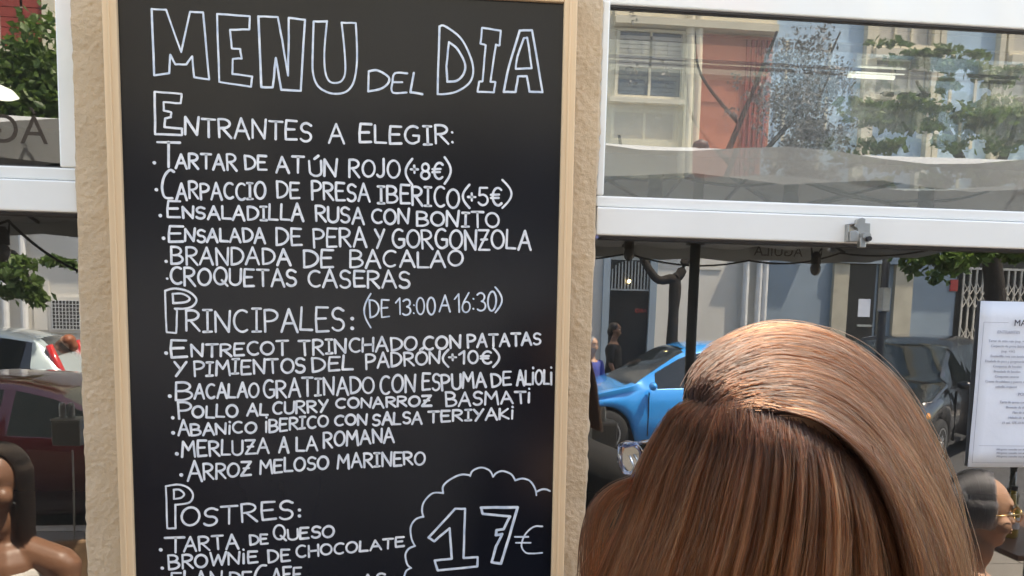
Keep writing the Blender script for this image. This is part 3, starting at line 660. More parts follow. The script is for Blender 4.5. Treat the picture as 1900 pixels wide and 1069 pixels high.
def strands(name, sets):
    allp = []; tone = []; rad = []
    for guides, N, ncl, dep, spread, n, tonek in sets:
        t = RNG.random(N); cl = RNG.random(ncl); ci = np.abs(t[:,None]-cl[None,:]).argmin(1)
        tt = cl[ci]+(t-cl[ci])*1.0
        u = np.linspace(0,1,n)[None,:]
        st = RNG.random(N)[:,None]**2*.10; uu = st+(1-st)*u; GS = guide_surface(guides, tt, 60); GS2 = guide_surface(guides, cl[ci], 60)
        fi = uu*59; i0_ = np.minimum(fi.astype(int),58); fr_ = (fi-i0_)[...,None]; rr_ = np.arange(N)[:,None]
        S = GS[rr_,i0_]*(1-fr_)+GS[rr_,i0_+1]*fr_; S2 = GS2[rr_,i0_]*(1-fr_)+GS2[rr_,i0_+1]*fr_
        k = (RNG.random(ncl)*.7)[ci][:,None]*np.clip(u*1.8,0,1)
        S = S*(1-k[...,None])+S2*k[...,None]
        lay = RNG.random(N)**1.5; clump_d = (RNG.random(ncl)*.011)[ci]
        jr = RNG.standard_normal((N,2))*(7-2*t)[:,None]; dk = np.exp(-u*14); S[...,0] += jr[:,:1]*dk; S[...,1] += jr[:,1:]*dk*.8
        q2 = np.clip(np.abs(t-cl[ci])*ncl*1.6,0,1.4)**2; q3 = np.abs(np.sin(t*ncl*2.1+RNG.random()*6))
        S[...,2] += ((lay*dep)[:,None]*.6+(.007*q2+.003*q3)[:,None])*np.clip(u*3,0.05,1)+clump_d[:,None]*np.clip(u*3,0,1)
        ph = RNG.random(N)*6.28; fr = RNG.uniform(1,3,N); am = RNG.standard_normal(N)*spread
        off = am[:,None]*(u**.8)*np.sin(fr[:,None]*u*3+ph[:,None])
        drift = (RNG.standard_normal(ncl)*11)[ci]+RNG.standard_normal(N)*9*(RNG.random(N)<.5); off += drift[:,None]*u**1.3
        cph = (RNG.random(ncl)*6.28)[ci]; off += 5*np.sin(u*5+cph[:,None])*u
        S[...,0] += off; S[...,1] += off*.25
        S[:,:,0] += (RNG.standard_normal(N)*3)[:,None]+(RNG.standard_normal(N)*7)[:,None]*np.sin(u*RNG.uniform(2,7,N)[:,None]+ph[:,None])*np.clip(u*3,0,1)*(RNG.random(N)<.35)[:,None]
        fly = RNG.random(N) < .035
        S[fly,:,0] += (RNG.standard_normal(fly.sum())*26)[:,None]*u**1.2; S[fly,:,1] += -(np.abs(RNG.standard_normal(fly.sum()))*10)[:,None]*np.sin(u*PI); S[fly,:,2] -= .006*u
        # random length
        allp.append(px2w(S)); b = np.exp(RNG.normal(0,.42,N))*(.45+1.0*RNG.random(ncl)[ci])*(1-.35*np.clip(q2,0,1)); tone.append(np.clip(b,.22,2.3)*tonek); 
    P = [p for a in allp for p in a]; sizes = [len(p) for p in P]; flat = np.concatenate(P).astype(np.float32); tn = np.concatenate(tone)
    cd = bpy.data.hair_curves.new(name); cd.add_curves(sizes)
    flat_l = flat-np.array(fg.location, dtype=np.float32)
    cd.attributes['position'].data.foreach_set('vector', flat_l.ravel()) if 'position' in cd.attributes else cd.position_data.foreach_set('vector', flat_l.ravel())
    ra = cd.attributes.get('radius') or cd.attributes.new('radius','FLOAT','POINT')
    ra.data.foreach_set('value', np.full(len(flat), .00021, dtype=np.float32))
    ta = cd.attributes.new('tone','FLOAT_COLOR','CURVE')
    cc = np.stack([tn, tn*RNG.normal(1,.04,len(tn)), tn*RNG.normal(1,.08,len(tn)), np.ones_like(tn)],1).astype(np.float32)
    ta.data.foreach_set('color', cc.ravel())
    cd.materials.append(HM)
    o = bpy.data.objects.new(name, cd); COL.objects.link(o); o.parent = fg; return o
def cap(name, guides, push, tt=40, n=30, smooth=True):
    S = guide_surface(guides, np.linspace(0,1,tt), n); S[...,2] += push; W = px2w(S)-np.array(fg.location)
    ids = np.arange(tt*n).reshape(tt,n); Fq = np.stack([ids[:-1,:-1],ids[:-1,1:],ids[1:,1:],ids[1:,:-1]],-1).reshape(-1,4)
    m = MB(); m.v = [tuple(v) for v in W.reshape(-1,3)]; m.f = [tuple(f) for f in Fq]; return m
hm = cap('', GA, .010); h2 = cap('', GB, .010); hm.add(h2.v, h2.f)
hm.build('hair_underlayer', M['hairbase'], fg, smooth=True)
HS = strands('hair', [(GA, 18000, 170, .012, 5, 24, .60), (GB, 20000, 230, .012, 6, 22, 1.55), (GC, 110, 9, .008, 7, 16, 1.2), (GL, 7, 7, .001, 10, 22, 1.3)])  # strand colour offsets the light: sunlit swoop darkened, shaded lower hair lifted

# ------------------------------------------------------------------ people
def blob(parts, name, m, parent, voxel, smooth=4):
    mb = MB()
    for p in parts:
        if p[0]=='b': mb.ball(p[1], p[2], 16, 11, p[3] if len(p)>3 else None)
        else:
            pts, rs = p[1], p[2]; mb.tube(pts, list(rs), 12)
            for q_, r_ in zip(pts, rs): mb.ball(q_, r_*.99, 12, 8)
    o = mb.build(name, m, parent, smooth=True)
    r = o.modifiers.new('remesh','REMESH'); r.mode = 'VOXEL'; r.voxel_size = voxel; r.use_smooth_shade = True
    s = o.modifiers.new('smooth','SMOOTH'); s.iterations = smooth; s.factor = .5
    return o
def head_parts(hc, f, s=1.0):
    """hc head centre, f facing unit vector (horizontal)."""
    f = Vector(f).normalized(); r = f.cross(Vector((0,0,1))).normalized(); u = Vector((0,0,1))
    Mx = Matrix((r, f, u)).transposed().to_4x4()
    def P(a,b,c): return Vector(hc)+(r*a+f*b+u*c)*s
    def B(a,b,c,ra,rb,rc): return ('b', P(a,b,c), (ra*s,rb*s,rc*s), Mx.to_3x3())
    return P, [B(0,-.005,.03,.076,.094,.088), B(0,.03,-.03,.058,.062,.075), B(0,.055,-.082,.030,.028,.028), B(.0,.088,-.012,.010,.014,.026), B(0,.098,-.028,.013,.014,.011),
       B(.045,.05,-.03,.028,.03,.03), B(-.045,.05,-.03,.028,.03,.03), B(0,.074,.035,.050,.020,.020), B(0,.083,-.056,.022,.012,.012),
       B(.077,-.005,-.005,.008,.018,.030), B(-.077,-.005,-.005,.008,.018,.030), B(0,.0,-.12,.050,.052,.07)]
def face_bits(P, s, root, f, lips='lip'):
    f = Vector(f).normalized(); r = f.cross(Vector((0,0,1))).normalized(); Mx = Matrix((r,f,Vector((0,0,1)))).transposed()
    for sg in (-1,1):
        e = MB().ball(P(sg*.031,.076,.004), Vector((.013,.010,.008))*s, 12,8,Mx).build('eye', M['eyew'], None, True); world_child(e, root)
        i_ = MB().ball(P(sg*.031,.0845,.004), Vector((.0055,.003,.0058))*s, 10,6,Mx).build('iris', M['iris'], None, True); i_.parent = e
        b = MB().tube([P(sg*.014,.092,.024),P(sg*.032,.090,.032),P(sg*.052,.074,.024)], [.003*s,.004*s,.002*s],6).build('eyebrow', M['hairdark'], None, True); world_child(b, root)
    l_ = MB().ball(P(0,.0935,-.050), Vector((.022,.006,.0055))*s,14,7,Mx).ball(P(0,.0925,-.060), Vector((.019,.007,.006))*s,14,7,Mx).build('lips', M[lips], None, True); world_child(l_, root)
def hand_parts(w_, d, s=1):
    d = Vector(d).normalized(); side = d.cross(Vector((0,0,1))).normalized(); w_ = Vector(w_)
    ps = [('b', w_+d*.045*s, (.042*s,.042*s,.018*s))]
    for i,l_ in enumerate((.062,.075,.070,.055)):
        b = w_+d*.075*s+side*(i-1.5)*.019*s; ps.append(('t',[b, b+d*l_*.5*s+Vector((0,0,.006)), b+d*l_*s-Vector((0,0,.008))],(.009*s,.0085*s,.007*s)))
    b = w_+d*.02*s-side*.035*s; ps.append(('t',[b, b+(d*.6-side*.8)*.035*s, b+(d*1.0-side*.6)*.06*s],(.011*s,.0095*s,.008*s)))
    return ps
def seated(name_label, hc, f, skinm, topm, hair, arm=None, s=1.0, cloth_sleeves=False, lips='lip', voxel=.007):
    hc = Vector(hc); f = Vector(f).normalized(); r = f.cross(Vector((0,0,1))).normalized(); u = Vector((0,0,1))
    root = empty('person', (hc.x, hc.y, 0), name_label, 'person')
    P, hp = head_parts(hc, f, s)
    def Q(a,b,c): return hc+r*a+f*b+u*c
    sh = Q(0,-.03,-.27)
    body = hp+[('t',[Q(0,-.015,-.10),Q(0,-.03,-.22)],(.05,.06)),
      ('t',[Q(-.17,-.03,-.27),Q(-.08,-.03,-.235),Q(.08,-.03,-.235),Q(.17,-.03,-.27)],(.055,.055,.055,.055)),
      ('t',[Q(0,-.03,-.30),Q(0,-.02,-.42),Q(0,-.03,-.56),Q(0,-.04,-.70)],(.13,.125,.115,.14)),
      ('t',[Q(-.09,-.02,-.74),Q(-.10,.36,-.74),Q(-.10,.40,-1.08),Q(-.10,.40,-hc.z+.05)],(.09,.065,.05,.04)),
      ('t',[Q(.09,-.02,-.74),Q(.10,.36,-.74),Q(.10,.40,-1.08),Q(.10,.40,-hc.z+.05)],(.09,.065,.05,.04)),
      ('t',[Q(-.10,.40,-hc.z+.04),Q(-.10,.54,-hc.z+.035)],(.04,.035)),('t',[Q(.10,.40,-hc.z+.04),Q(.10,.54,-hc.z+.035)],(.04,.035))]
    for sg in (-1,1):
        a = [Q(sg*.19,-.03,-.28), Q(sg*.24,.02,-.52), Q(sg*.14,.24,-.50)]
        if arm and sg in arm: a = [Vector(q_) for q_ in arm[sg]]
        body += [('t',a,(.048,.038,.026))]; body += hand_parts(a[-1], a[-1]-a[-2])
    b = blob(body, 'body', M[skinm], None, voxel); world_child(b, root)
    cl = [('t',[Q(-.16,-.03,-.285),Q(0,-.03,-.30),Q(.16,-.03,-.285)],(.058,.10,.058)),
          ('t',[Q(0,-.03,-.33),Q(0,-.02,-.44),Q(0,-.03,-.57),Q(0,-.04,-.72)],(.138,.134,.124,.15)),
          ('t',[Q(-.09,-.02,-.74),Q(-.10,.38,-.74),Q(-.10,.41,-1.05)],(.10,.075,.06)),('t',[Q(.09,-.02,-.74),Q(.10,.38,-.74),Q(.10,.41,-1.05)],(.10,.075,.06))]
    if not cloth_sleeves: cl[0] = ('t',[Q(-.09,-.02,-.30),Q(0,-.02,-.33),Q(.09,-.02,-.30)],(.06,.10,.06))
    else:
        for sg in (-1,1): cl.append(('t',[Q(sg*.18,-.03,-.28),Q(sg*.235,.015,-.48)],(.058,.05)))
    c_ = blob(cl, 'top', M[topm], None, voxel*1.3); world_child(c_, root)
    face_bits(P, s, root, f, lips)
    for h in hair:
        ps = [('b', P(*q_[0]), tuple(x*s for x in q_[1]), Matrix((r,f,u)).transposed()) if len(q_[0])==3 and not isinstance(q_[0][0],tuple) else ('t',[P(*z) for z in q_[0]],[x*s for x in q_[1]]) for q_ in h[1]]
        o = blob(ps, 'hair', M[h[0]], None, voxel); world_child(o, root)
    return root, P, Q
# foreground woman: the same body, hair built above
f0 = Vector((-.42,1,0)).normalized(); hc0 = at(1468,915,.70*HK); hc0 = Vector((hc0.x, hc0.y, hc0.z-.01))
Pf, hp = head_parts(hc0, f0, HSC); r0 = f0.cross(Vector((0,0,1)))
def Q0(a,b,c): return hc0+r0*a*.9+f0*b*.9+Vector((0,0,c))
hz = hc0.z
bd = hp+[('t',[Q0(0,-.015,-.10),Q0(0,-.03,-.22)],(.05,.06)),('t',[Q0(-.17,-.03,-.27),Q0(0,-.03,-.235),Q0(.17,-.03,-.27)],(.05,.055,.05)),
  ('t',[Q0(0,-.03,-.30),Q0(0,-.02,-.45),Q0(0,-.02,-.60),Q0(0,-.03,-.75)],(.125,.12,.11,.14))]
for sg in (-1,1):
    bd.append(('t',[Q0(sg*.09,-.03,-.80),Q0(sg*.09,-.01,-hz+.48),Q0(sg*.09,-.03,-hz+.06)],(.088,.055,.038))); bd.append(('t',[Q0(sg*.09,-.03,-hz+.045),Q0(sg*.10,.12,-hz+.035)],(.04,.034)))
    a = [Q0(sg*.19,-.03,-.28),Q0(sg*.23,-.02,-.56),Q0(sg*.22,.05,-.80)]; bd.append(('t',a,(.046,.036,.025))); bd += hand_parts(a[-1],a[-1]-a[-2])
world_child(blob(bd,'body',M['skin'],None,.008), fg)
cl = [('t',[Q0(-.19,-.03,-.275),Q0(-.09,-.03,-.245),Q0(0,-.03,-.26),Q0(.09,-.03,-.245),Q0(.19,-.03,-.275)],(.068,.07,.085,.07,.068)),('t',[Q0(0,-.03,-.33),Q0(0,-.02,-.46),Q0(0,-.02,-.60),Q0(0,-.03,-.76)],(.133,.13,.12,.15))]
for sg in (-1,1): cl.append(('t',[Q0(sg*.18,-.03,-.28),Q0(sg*.225,-.02,-.48)],(.056,.048)))
for sg in (-1,1): cl.append(('t',[Q0(sg*.09,-.03,-.80),Q0(sg*.09,-.01,-hz+.48),Q0(sg*.09,-.03,-hz+.12)],(.10,.068,.055)))
world_child(blob(cl,'top',M['black_cloth'],None,.010), fg)
face_bits(Pf,HSC,fg,f0,'skin')
# her clear framed sunglasses, worn: front just showing left of the hair
gp = lambda px,py,D: at(px,py,D*HK)
sg_ = MB(); rim_pts = [gp(1150,828,.660),gp(1163,822,.655),gp(1180,824,.648),gp(1190,838,.645),gp(1185,862,.648),gp(1172,880,.654),gp(1158,876,.660),gp(1150,855,.662),gp(1150,828,.660)]
gl = sg_.tube(rim_pts,.0018,8).build('spectacles', M['acetate'], None, True); world_child(gl, fg)
ln_ = MB().add(rim_pts[:-1],[tuple(range(8))]).build('lens', M['acetate'], None); ln_.parent = gl
tm = MB().tube([gp(1160,828,.655),gp(1185,822,.635),gp(1230,815,.615)],.0014,8).build('temple', M['acetate'], None, True); tm.parent = gl
hg = MB().tube([gp(1168,846,.650),gp(1176,866,.646),gp(1190,892,.640)],.0008,6).build('hinge', M['steel'], None, True); hg.parent = gl

def diner_hair(root, P, s, n, length, col, bun=None, bmax=.07, name='hair'):
    m = HM.copy(); ns = m.node_tree.nodes; rp = [x for x in ns if x.type=='VALTORGB'][0]
    for e, k_ in zip(rp.color_ramp.elements, (1,1.5,2.2)): e.color = (*[c_*k_ for c_ in col],1)
    pts = []; npt = 12
    for i in range(n):
        sg = random.choice((-1,1)); b0 = random.uniform(-.095,bmax); ph = b0+random.uniform(-.01,.01); ln = length*random.uniform(.75,1); wv = random.uniform(0,6.3); lay = random.uniform(.99,1.10)
        for j in range(npt):
            u = j/(npt-1)*ln; aa = min(u/.115, 1.45)
            rx = .077*lay; rz = .094*lay; bb = ph*(1-.25*min(1,u/.2))-(.025 if b0>.02 else .0)*min(1,u/.08)
            k_ = math.sqrt(max(.05,1-(bb/.105)**2)); a_ = rx*k_*math.sin(aa)*sg; c_ = .032+rz*k_*math.cos(aa)
            if bun and u>.05:
                t = max(0,min(1,(u-.085)/.09)); a_ = a_*(1-t)+bun[0]*t+.02*math.sin(wv+t*5)*t; bb = bb*(1-t)+(bun[1]+.02*math.cos(wv+t*5))*t; c_ = c_*(1-t*t)+bun[2]*t*t
            elif aa>=1.45: c_ -= (u-.167); a_ += sg*.010*math.sin(wv+u*30)+sg*.02*(u-.167)*random.random(); bb += .006*math.cos(wv+u*25)
            pts.append(tuple(P(a_, bb-.006, c_)-root.location))
    cd = bpy.data.hair_curves.new(name); cd.add_curves([npt]*n); fl = np.array(pts,dtype=np.float32)
    if 'position' in cd.attributes: cd.attributes['position'].data.foreach_set('vector', fl.ravel())
    else: cd.position_data.foreach_set('vector', fl.ravel())
    ra = cd.attributes.get('radius') or cd.attributes.new('radius','FLOAT','POINT'); ra.data.foreach_set('value', np.full(len(fl),.00035,dtype=np.float32))
    ta = cd.attributes.new('tone','FLOAT_COLOR','CURVE'); tn = np.exp(RNG.normal(0,.5,n)); ta.data.foreach_set('color', np.stack([tn,tn,tn,np.ones(n)],1).astype(np.float32).ravel())
    cd.materials.append(m); o = bpy.data.objects.new(name,cd); COL.objects.link(o); o.parent = root; return o
# left diner, right diner (seen as reflections, so they sit on the terrace)
pL = vis(-4,898,2.55)
dark_long = [('hairdark',[((0,-.04,.035),(.077,.075,.085))])]
rl, PL, QL = seated('dark-haired seated woman with red lips and white sleeveless top', pL, (-.05,1,0), 'skin_tan', 'white_cloth', dark_long)
diner_hair(rl, PL, 1.0, 7000, .40, (.010,.006,.004))
pR = vis(1815,948,2.25)
grey_up = [('hairgrey',[((0,-.045,.03),(.077,.070,.085))])]
rd, PR, QR = seated('dark grey-haired seated woman in gold-rimmed glasses and black striped top', pR, (1,.25,0), 'skin', 'black_cloth', grey_up, cloth_sleeves=True, lips='skin')
diner_hair(rd, PR, 1.0, 6500, .25, (.055,.054,.058), bmax=.035)
gm = MB()
for sgn in (-1,1):
    gm.tube([PR(sgn*.034+.026*math.cos(a),.100,.004+.022*math.sin(a)) for a in [2*PI*k/14 for k in range(15)]],.0022,6); gm.tube([PR(sgn*.060,.098,.012),PR(sgn*.080,.04,.010),PR(sgn*.083,-.01,.004)],.002,6)
gm.tube([PR(-.009,.102,.006),PR(.009,.102,.006)],.002,6)
world_child(gm.build('spectacles', M['gold'], None, True), rd)
for k_ in range(7):                       # white stripes of her top
    zc = -.36-.055*k_; rr = .142 if k_<3 else .136
    st = MB().tube([QR(rr*math.cos(a),-.025+rr*math.sin(a)*1.0,zc+.012*math.cos(a)) for a in [2*PI*j/24 for j in range(25)]],.007,6).build('stripe', M['white_cloth'], None, True); world_child(st, rd)
def standing(label, hc, f, skinm, topm, botm, hairm, voxel=.018):
    hc = Vector(hc); f = Vector(f).normalized(); r = f.cross(Vector((0,0,1))); root = empty('person', (hc.x,hc.y,0), label, 'person')
    P, hp = head_parts(hc,f,1)
    def Q(a,b,c): return hc+r*a+f*b+Vector((0,0,c))
    bd = hp+[('t',[Q(0,0,-.1),Q(0,-.02,-.22)],(.05,.06)),('t',[Q(-.17,-.02,-.28),Q(0,-.02,-.26),Q(.17,-.02,-.28)],(.05,.07,.05)),('t',[Q(0,-.02,-.32),Q(0,0,-.5),Q(0,-.01,-.76)],(.13,.115,.14))]
    for sg in (-1,1):
        bd.append(('t',[Q(sg*.09,0,-.82),Q(sg*.09,.01,-hc.z+.48),Q(sg*.09,-.01,-hc.z+.06)],(.088,.058,.042))); bd.append(('t',[Q(sg*.09,0,-hc.z+.045),Q(sg*.10,.15,-hc.z+.035)],(.042,.035)))
        a = [Q(sg*.19,-.02,-.28),Q(sg*.24,-.01,-.56),Q(sg*.22,.10,-.80)]; bd.append(('t',a,(.048,.038,.027))); bd += hand_parts(a[-1],a[-1]-a[-2])
    world_child(blob(bd,'body',M[skinm],None,voxel,2), root)
    t_ = [('t',[Q(-.17,-.02,-.29),Q(0,-.02,-.29),Q(.17,-.02,-.29)],(.062,.09,.062)),('t',[Q(0,-.02,-.34),Q(0,0,-.5),Q(0,-.01,-.74)],(.142,.13,.15))]+[('t',[Q(sg*.18,-.02,-.28),Q(sg*.235,-.01,-.50)],(.062,.052)) for sg in (-1,1)]
    world_child(blob(t_,'top',M[topm],None,voxel,2), root)
    t_ = [('t',[Q(sg*.08,0,-.80),Q(sg*.09,.01,-hc.z+.48),Q(sg*.09,-.01,-hc.z+.1)],(.105,.075,.062)) for sg in (-1,1)]
    world_child(blob(t_,'trousers',M[botm],None,voxel,2), root)
    world_child(blob([('b',P(0,-.025,.045),(.088,.098,.085)),('b',P(0,-.07,-.03),(.07,.05,.08))],'hair',M[hairm],None,voxel,2), root)
    face_bits(P,1,root,f,'skin')
standing('red-haired passer-by in blue shirt beyond the silver car', vis(126,637,10.9), (-1,.3,0), 'skin', 'blue_cloth', 'black_cloth', 'hairred')
standing('person in black standing in the dark shop doorway', vis(1142,612,12.6), (1,.4,0), 'skin_tan', 'black_cloth', 'black_cloth', 'hairdark')
standing('person in violet shirt standing close to the pillar, behind the blue car', vis(1100,640,11.4), (.6,1,0), 'skin', 'blue_cloth', 'white_cloth', 'hairgrey')

# ------------------------------------------------------------------ terrace tables and small things
def table(x, y, label):
    r = empty('terrace_table', (x,y,0), label, 'table')
    MB().box((-.35,-.35,.725),(.35,.35,.75)).build('table_top', M['tabletop'], r, bevel=.004)
    MB().tube([(0,0,.02),(0,0,.725)],.025,10).build('pedestal', M['darkmetal'], r)
    for a in range(4): MB().tube([(0,0,.04),(.28*math.cos(a*PI/2+PI/4),.28*math.sin(a*PI/2+PI/4),.015)],.016,6).build('foot', M['darkmetal'], r)
    return r
def chair(x,y,rz,label):
    r = empty('terrace_chair',(x,y,0),label,'chair',rz=rz)
    MB().box((-.22,-.22,.43),(.22,.22,.46)).build('seat', M['wicker'], r, bevel=.01)
    MB().box((-.21,-.24,.60),(.21,-.21,.88)).build('backrest', M['wicker'], r, bevel=.01)
    for sx in (-1,1):
        for sy in (-1,1): MB().tube([(sx*.21,sy*.21,0),(sx*.20,sy*.20,.43)],.012,8).build('leg', M['darkmetal'], r)
        MB().tube([(sx*.20,-.21,.44),(sx*.20,-.23,.90)],.012,8).build('upright', M['darkmetal'], r)
table(pR.x+.52, pR.y+.10, 'brown terrace table with oil bottle beside the grey-haired woman')
chair(pR.x-.02, pR.y, -PI/2+.24, 'woven chair under the grey-haired woman in striped top')
table(pL.x+.10, pL.y+.50, 'brown terrace table in front of the red-lipped woman')
chair(pL.x-.0, pL.y-.02, -.24, 'woven chair under the woman in the white top')
chair(pR.x+1.05, pR.y+.05, PI/2+.1, 'empty woven chair across the table from the striped-top woman')
chair(pR.x+.45, pR.y-.75, .2, 'empty woven chair tucked behind the oil bottle table')
chair(pL.x+.25, pL.y-.95, PI-.1, 'empty woven chair behind the red-lipped woman')
t3 = vis(1895,1020,3.35)
table(t3.x+.05, t3.y, 'brown terrace table behind the striped-top woman, seen past her chin')
chair(t3.x-.1, t3.y-.62, 0, 'woven chair on the street side of the table past the striped-top woman')
def bottle_at(x,y,label,m,h=.24,r_=.03):
    r = empty('bottle',(x,y,.751),label,'bottle')
    MB().lathe([(r_*.9,0),(r_,.01),(r_,h*.6),(r_*.4,h*.75),(r_*.38,h)],(0,0,0)).build('body',M[m],r,True)
    MB().lathe([(r_*.42,h),(r_*.42,h+.02)],(0,0,0)).build('cap',M['darkmetal'],r)
    MB().lathe([(r_*1.02,h*.2),(r_*1.02,h*.45)],(0,0,0)).build('label_band',M['paper'],r)
bottle_at(pR.x+.28,pR.y+.12,'clear bottle of golden olive oil beside the striped-top woman','oil',.20,.032)
bottle_at(pR.x+.46,pR.y+.02,'dark glass bottle behind the olive oil bottle','bottle')
bottle_at(pL.x+.25,pL.y+.42,'small dark bottle beside the red-lipped woman','bottle',.16,.025)
bottle_at(t3.x-.13,t3.y+.08,'golden oil bottle on the table past the striped-top woman','oil',.22,.034)
bottle_at(t3.x-.03,t3.y-.06,'tall dark bottle next to the golden oil bottle','bottle',.28,.036)
def glass_at(x,y,label):
    r = empty('wine_glass',(x,y,.751),label,'glass')
    MB().lathe([(.035,0),(.035,.002),(.004,.006),(.004,.08),(.02,.09),(.036,.12),(.034,.17)],(0,0,0)).build('bowl',M['lens'],r,True)
glass_at(pL.x+.32,pL.y+.58,'clear wine glass on the red-lipped woman\'s table'); glass_at(pR.x+.60,pR.y+.25,'clear wine glass on the oil bottle table')
def menu_stand(p, label):
    r = empty('serving_stand',(p.x,p.y,0),label,'stand')
    MB().box((-.055,-.05,p.z-.05),(.055,.05,p.z+.05)).build('steel_box', M['steelbox'], r, bevel=.006)
    MB().box((-.058,-.053,p.z+.0505),(.058,.053,p.z+.058)).build('lid', M['steel'], r, bevel=.003)
    MB().tube([(0,0,.02),(0,0,p.z-.075)],.004,8).build('post', M['steel'], r)
    MB().lathe([(.15,0),(.15,.012),(.03,.025)],(0,0,0)).build('base', M['darkmetal'], r)
    for s in (-.012,.022): MB().lathe([(.013,.0),(.013,.05),(.009,.06)],(s-.02,0,p.z+.0585),10).build('shaker', M['steel'], r)
menu_stand(vis(132,802,3.2),'grey steel condiment box on a thin post beside the left window')
menu_stand(vis(1118,806,3.2),'grey steel condiment box on a post in front of the blue car')

# ------------------------------------------------------------------ parasols
def parasol(cx, cy, hx, hy, zb, label, text_sides):
    r = empty('parasol',(cx,cy,0),label,'parasol','square beige parasols over the terrace')
    zt = zb+.12; zp = zb+.50
    MB().tube([(0,0,.05),(0,0,zp+.02)],.030,14).build('pole', M['darkmetal'], r, True)
    MB().box((-.35,-.35,0.001),(.35,.35,.06)).build('base', M['darkmetal'], r, bevel=.01)
    N = 24; m = MB(); ring = []
    corners = [(-hx,-hy),(hx,-hy),(hx,hy),(-hx,hy)]
    edge = []
    for a in range(4):
        p0, p1 = corners[a], corners[(a+1)%4]
        for k_ in range(N):
            t = k_/N; edge.append((p0[0]+(p1[0]-p0[0])*t, p0[1]+(p1[1]-p0[1])*t, t))
    J = 10; vs = []
    for j in range(J+1):
        q_ = j/J
        for (x,y,t) in edge:
            sag = -.05*math.sin(PI*q_)*abs(math.sin(2*PI*t))-.03*q_*math.sin(PI*t)
            rip = .018*q_*math.sin(t*37+x*3)*(1 if j>J-3 else .3)
            vs.append((x*q_, y*q_, zp+(zt-zp)*(q_**.93)+sag+rip))
    n4 = 4*N; fs = [(j*n4+k_, j*n4+(k_+1)%n4, (j+1)*n4+(k_+1)%n4, (j+1)*n4+k_) for j in range(J) for k_ in range(n4)]
    MB().add(vs,fs).build('canopy', M['canvas'], r, True)
    last = vs[-n4:]; vv = list(last); bot = []
    for k_,(x,y,z) in enumerate(last):
        t = edge[k_][2]; w_ = .012*math.sin(k_*1.9)
        bot.append((x*(1+w_/hx)+(0), y*(1+w_/hy), zb+.012*math.cos(t*2*PI*6)))
    MB().add(vv+bot,[(k_,(k_+1)%n4,(k_+1)%n4+n4,k_+n4) for k_ in range(n4)]).build('valance', M['canvas'], r, True)
    MB().tube([(0,0,zb-.05),(0,0,zb+.06)],.055,12).build('runner', M['darkmetal'], r, True)
    for k_ in range(8):
        a = PI/4*k_; ex = hx*max(-1,min(1,1.4142*math.cos(a)))*.97; ey = hy*max(-1,min(1,1.4142*math.sin(a)))*.97
        rb = MB().tube([(0,0,zp-.05),(ex,ey,zt-.035)],.011,6).build('rib', M['darkmetal'], r)
        MB().tube([(0,0,zb+.03),(ex*.5,ey*.5,(zp+zt)/2-.05)],.009,6).build('strut', M['darkmetal'], rb)
    MB().lathe([(.05,0),(.04,.03),(.01,.045)],(0,0,zp)).build('finial', M['darkmetal'], r, True)
    for (tx, side) in text_sides:
        # 'near' side faces the restaurant outward (+y), 'far' side is read from the terrace through its inner face
        y = hy+.022 if side=='near' else -hy+.022
        mt = Matrix.Translation((tx, y, zb+.045))@Matrix.Rotation(PI,4,'Z')@Matrix.Rotation(PI/2,4,'X')
        text_mesh('printed_name','ÁGUILA',.12,M['canvas_text'],r,mt)
    return r
UY_n = 2*GY-(2.5-1.2); UY_f = 2*GY-(6.3-1.2); UYf1 = 2*GY-(5.6-1.2)
hyR = (UY_n-UY_f)/2; cxR = vis(1280,560,4.45).x
zR = 2.19
tR = vis(1442,465,6.3).x-cxR; tR2 = vis(1905,372,2.5).x-cxR
parasol(cxR,(UY_n+UY_f)/2,1.95,hyR,zR,'square beige parasol with black pole beyond the tree side, right of the chalkboard',[(tR,'far'),(tR2+.22,'near')])
hyL = (UY_n-UYf1)/2; cxL = -2.75
tL = vis(80,285,2.5).x-.185-cxL
parasol(cxL,(UY_n+UYf1)/2,1.95,hyL,2.16,'square beige parasol left of the chalkboard, printed name on its edge',[(tL,'near')])

# string of lights
def string_light(pts, bulbs, label):
    P_ = [Vector(p) for p in pts]; r = empty('string_lights', tuple(P_[0]), label, 'string lights','string lights along the parasol edges')
    out = []
    for a,b in zip(P_[:-1],P_[1:]):
        n = 10
        for i in range(n): t=i/n; q_=a.lerp(b,t); q_.z -= .10*4*t*(1-t)*(b-a).length/1.5; out.append(q_)
    out.append(P_[-1]); world_child(MB().tube(out,.006,6).build('cable', M['darkmetal'], None, True), r)
    for b in bulbs:
        q_ = Vector(b); near = min(out, key=lambda o:(o-q_).length)
        s = MB().tube([near,q_+Vector((-.035,0,.10)),q_+Vector((-.03,0,.05))],.005,6).tube([near,q_+Vector((.035,0,.10)),q_+Vector((.03,0,.05))],.005,6).lathe([(.030,.0),(.030,.05),(.016,.075)],q_,12).build('socket', M['blackplastic'], None, True); world_child(s, r)
        g_ = MB().ball(q_-Vector((0,0,.03)),(.032,.032,.042)).build('bulb', M['bulbglass'], None, True); world_child(g_, r)
D3 = 3.1
string_light([vis(1040,300,D3),vis(1265,328,D3),vis(1480,330,D3),vis(1700,372,D3),vis(1880,335,D3),vis(2100,380,D3)],[vis(1215,350,D3),vis(1467,358,D3),vis(1718,372,D3)],'black cable of bulb sockets nearest the parasol edge, upper right window')
D5 = 4.6
string_light([vis(900,455,D5),vis(1165,470,D5),vis(1390,483,D5),vis(1560,470,D5),vis(1800,440,D5)],[vis(1167,462,D5),vis(1514,490,D5)],'second black cable of bulb sockets further back under the parasol')
string_light([vis(-140,430,3.4),vis(15,410,3.4),vis(150,505,3.4),vis(300,520,3.4)],[vis(3,455,3.4)],'black looping cable hanging under the left parasol')

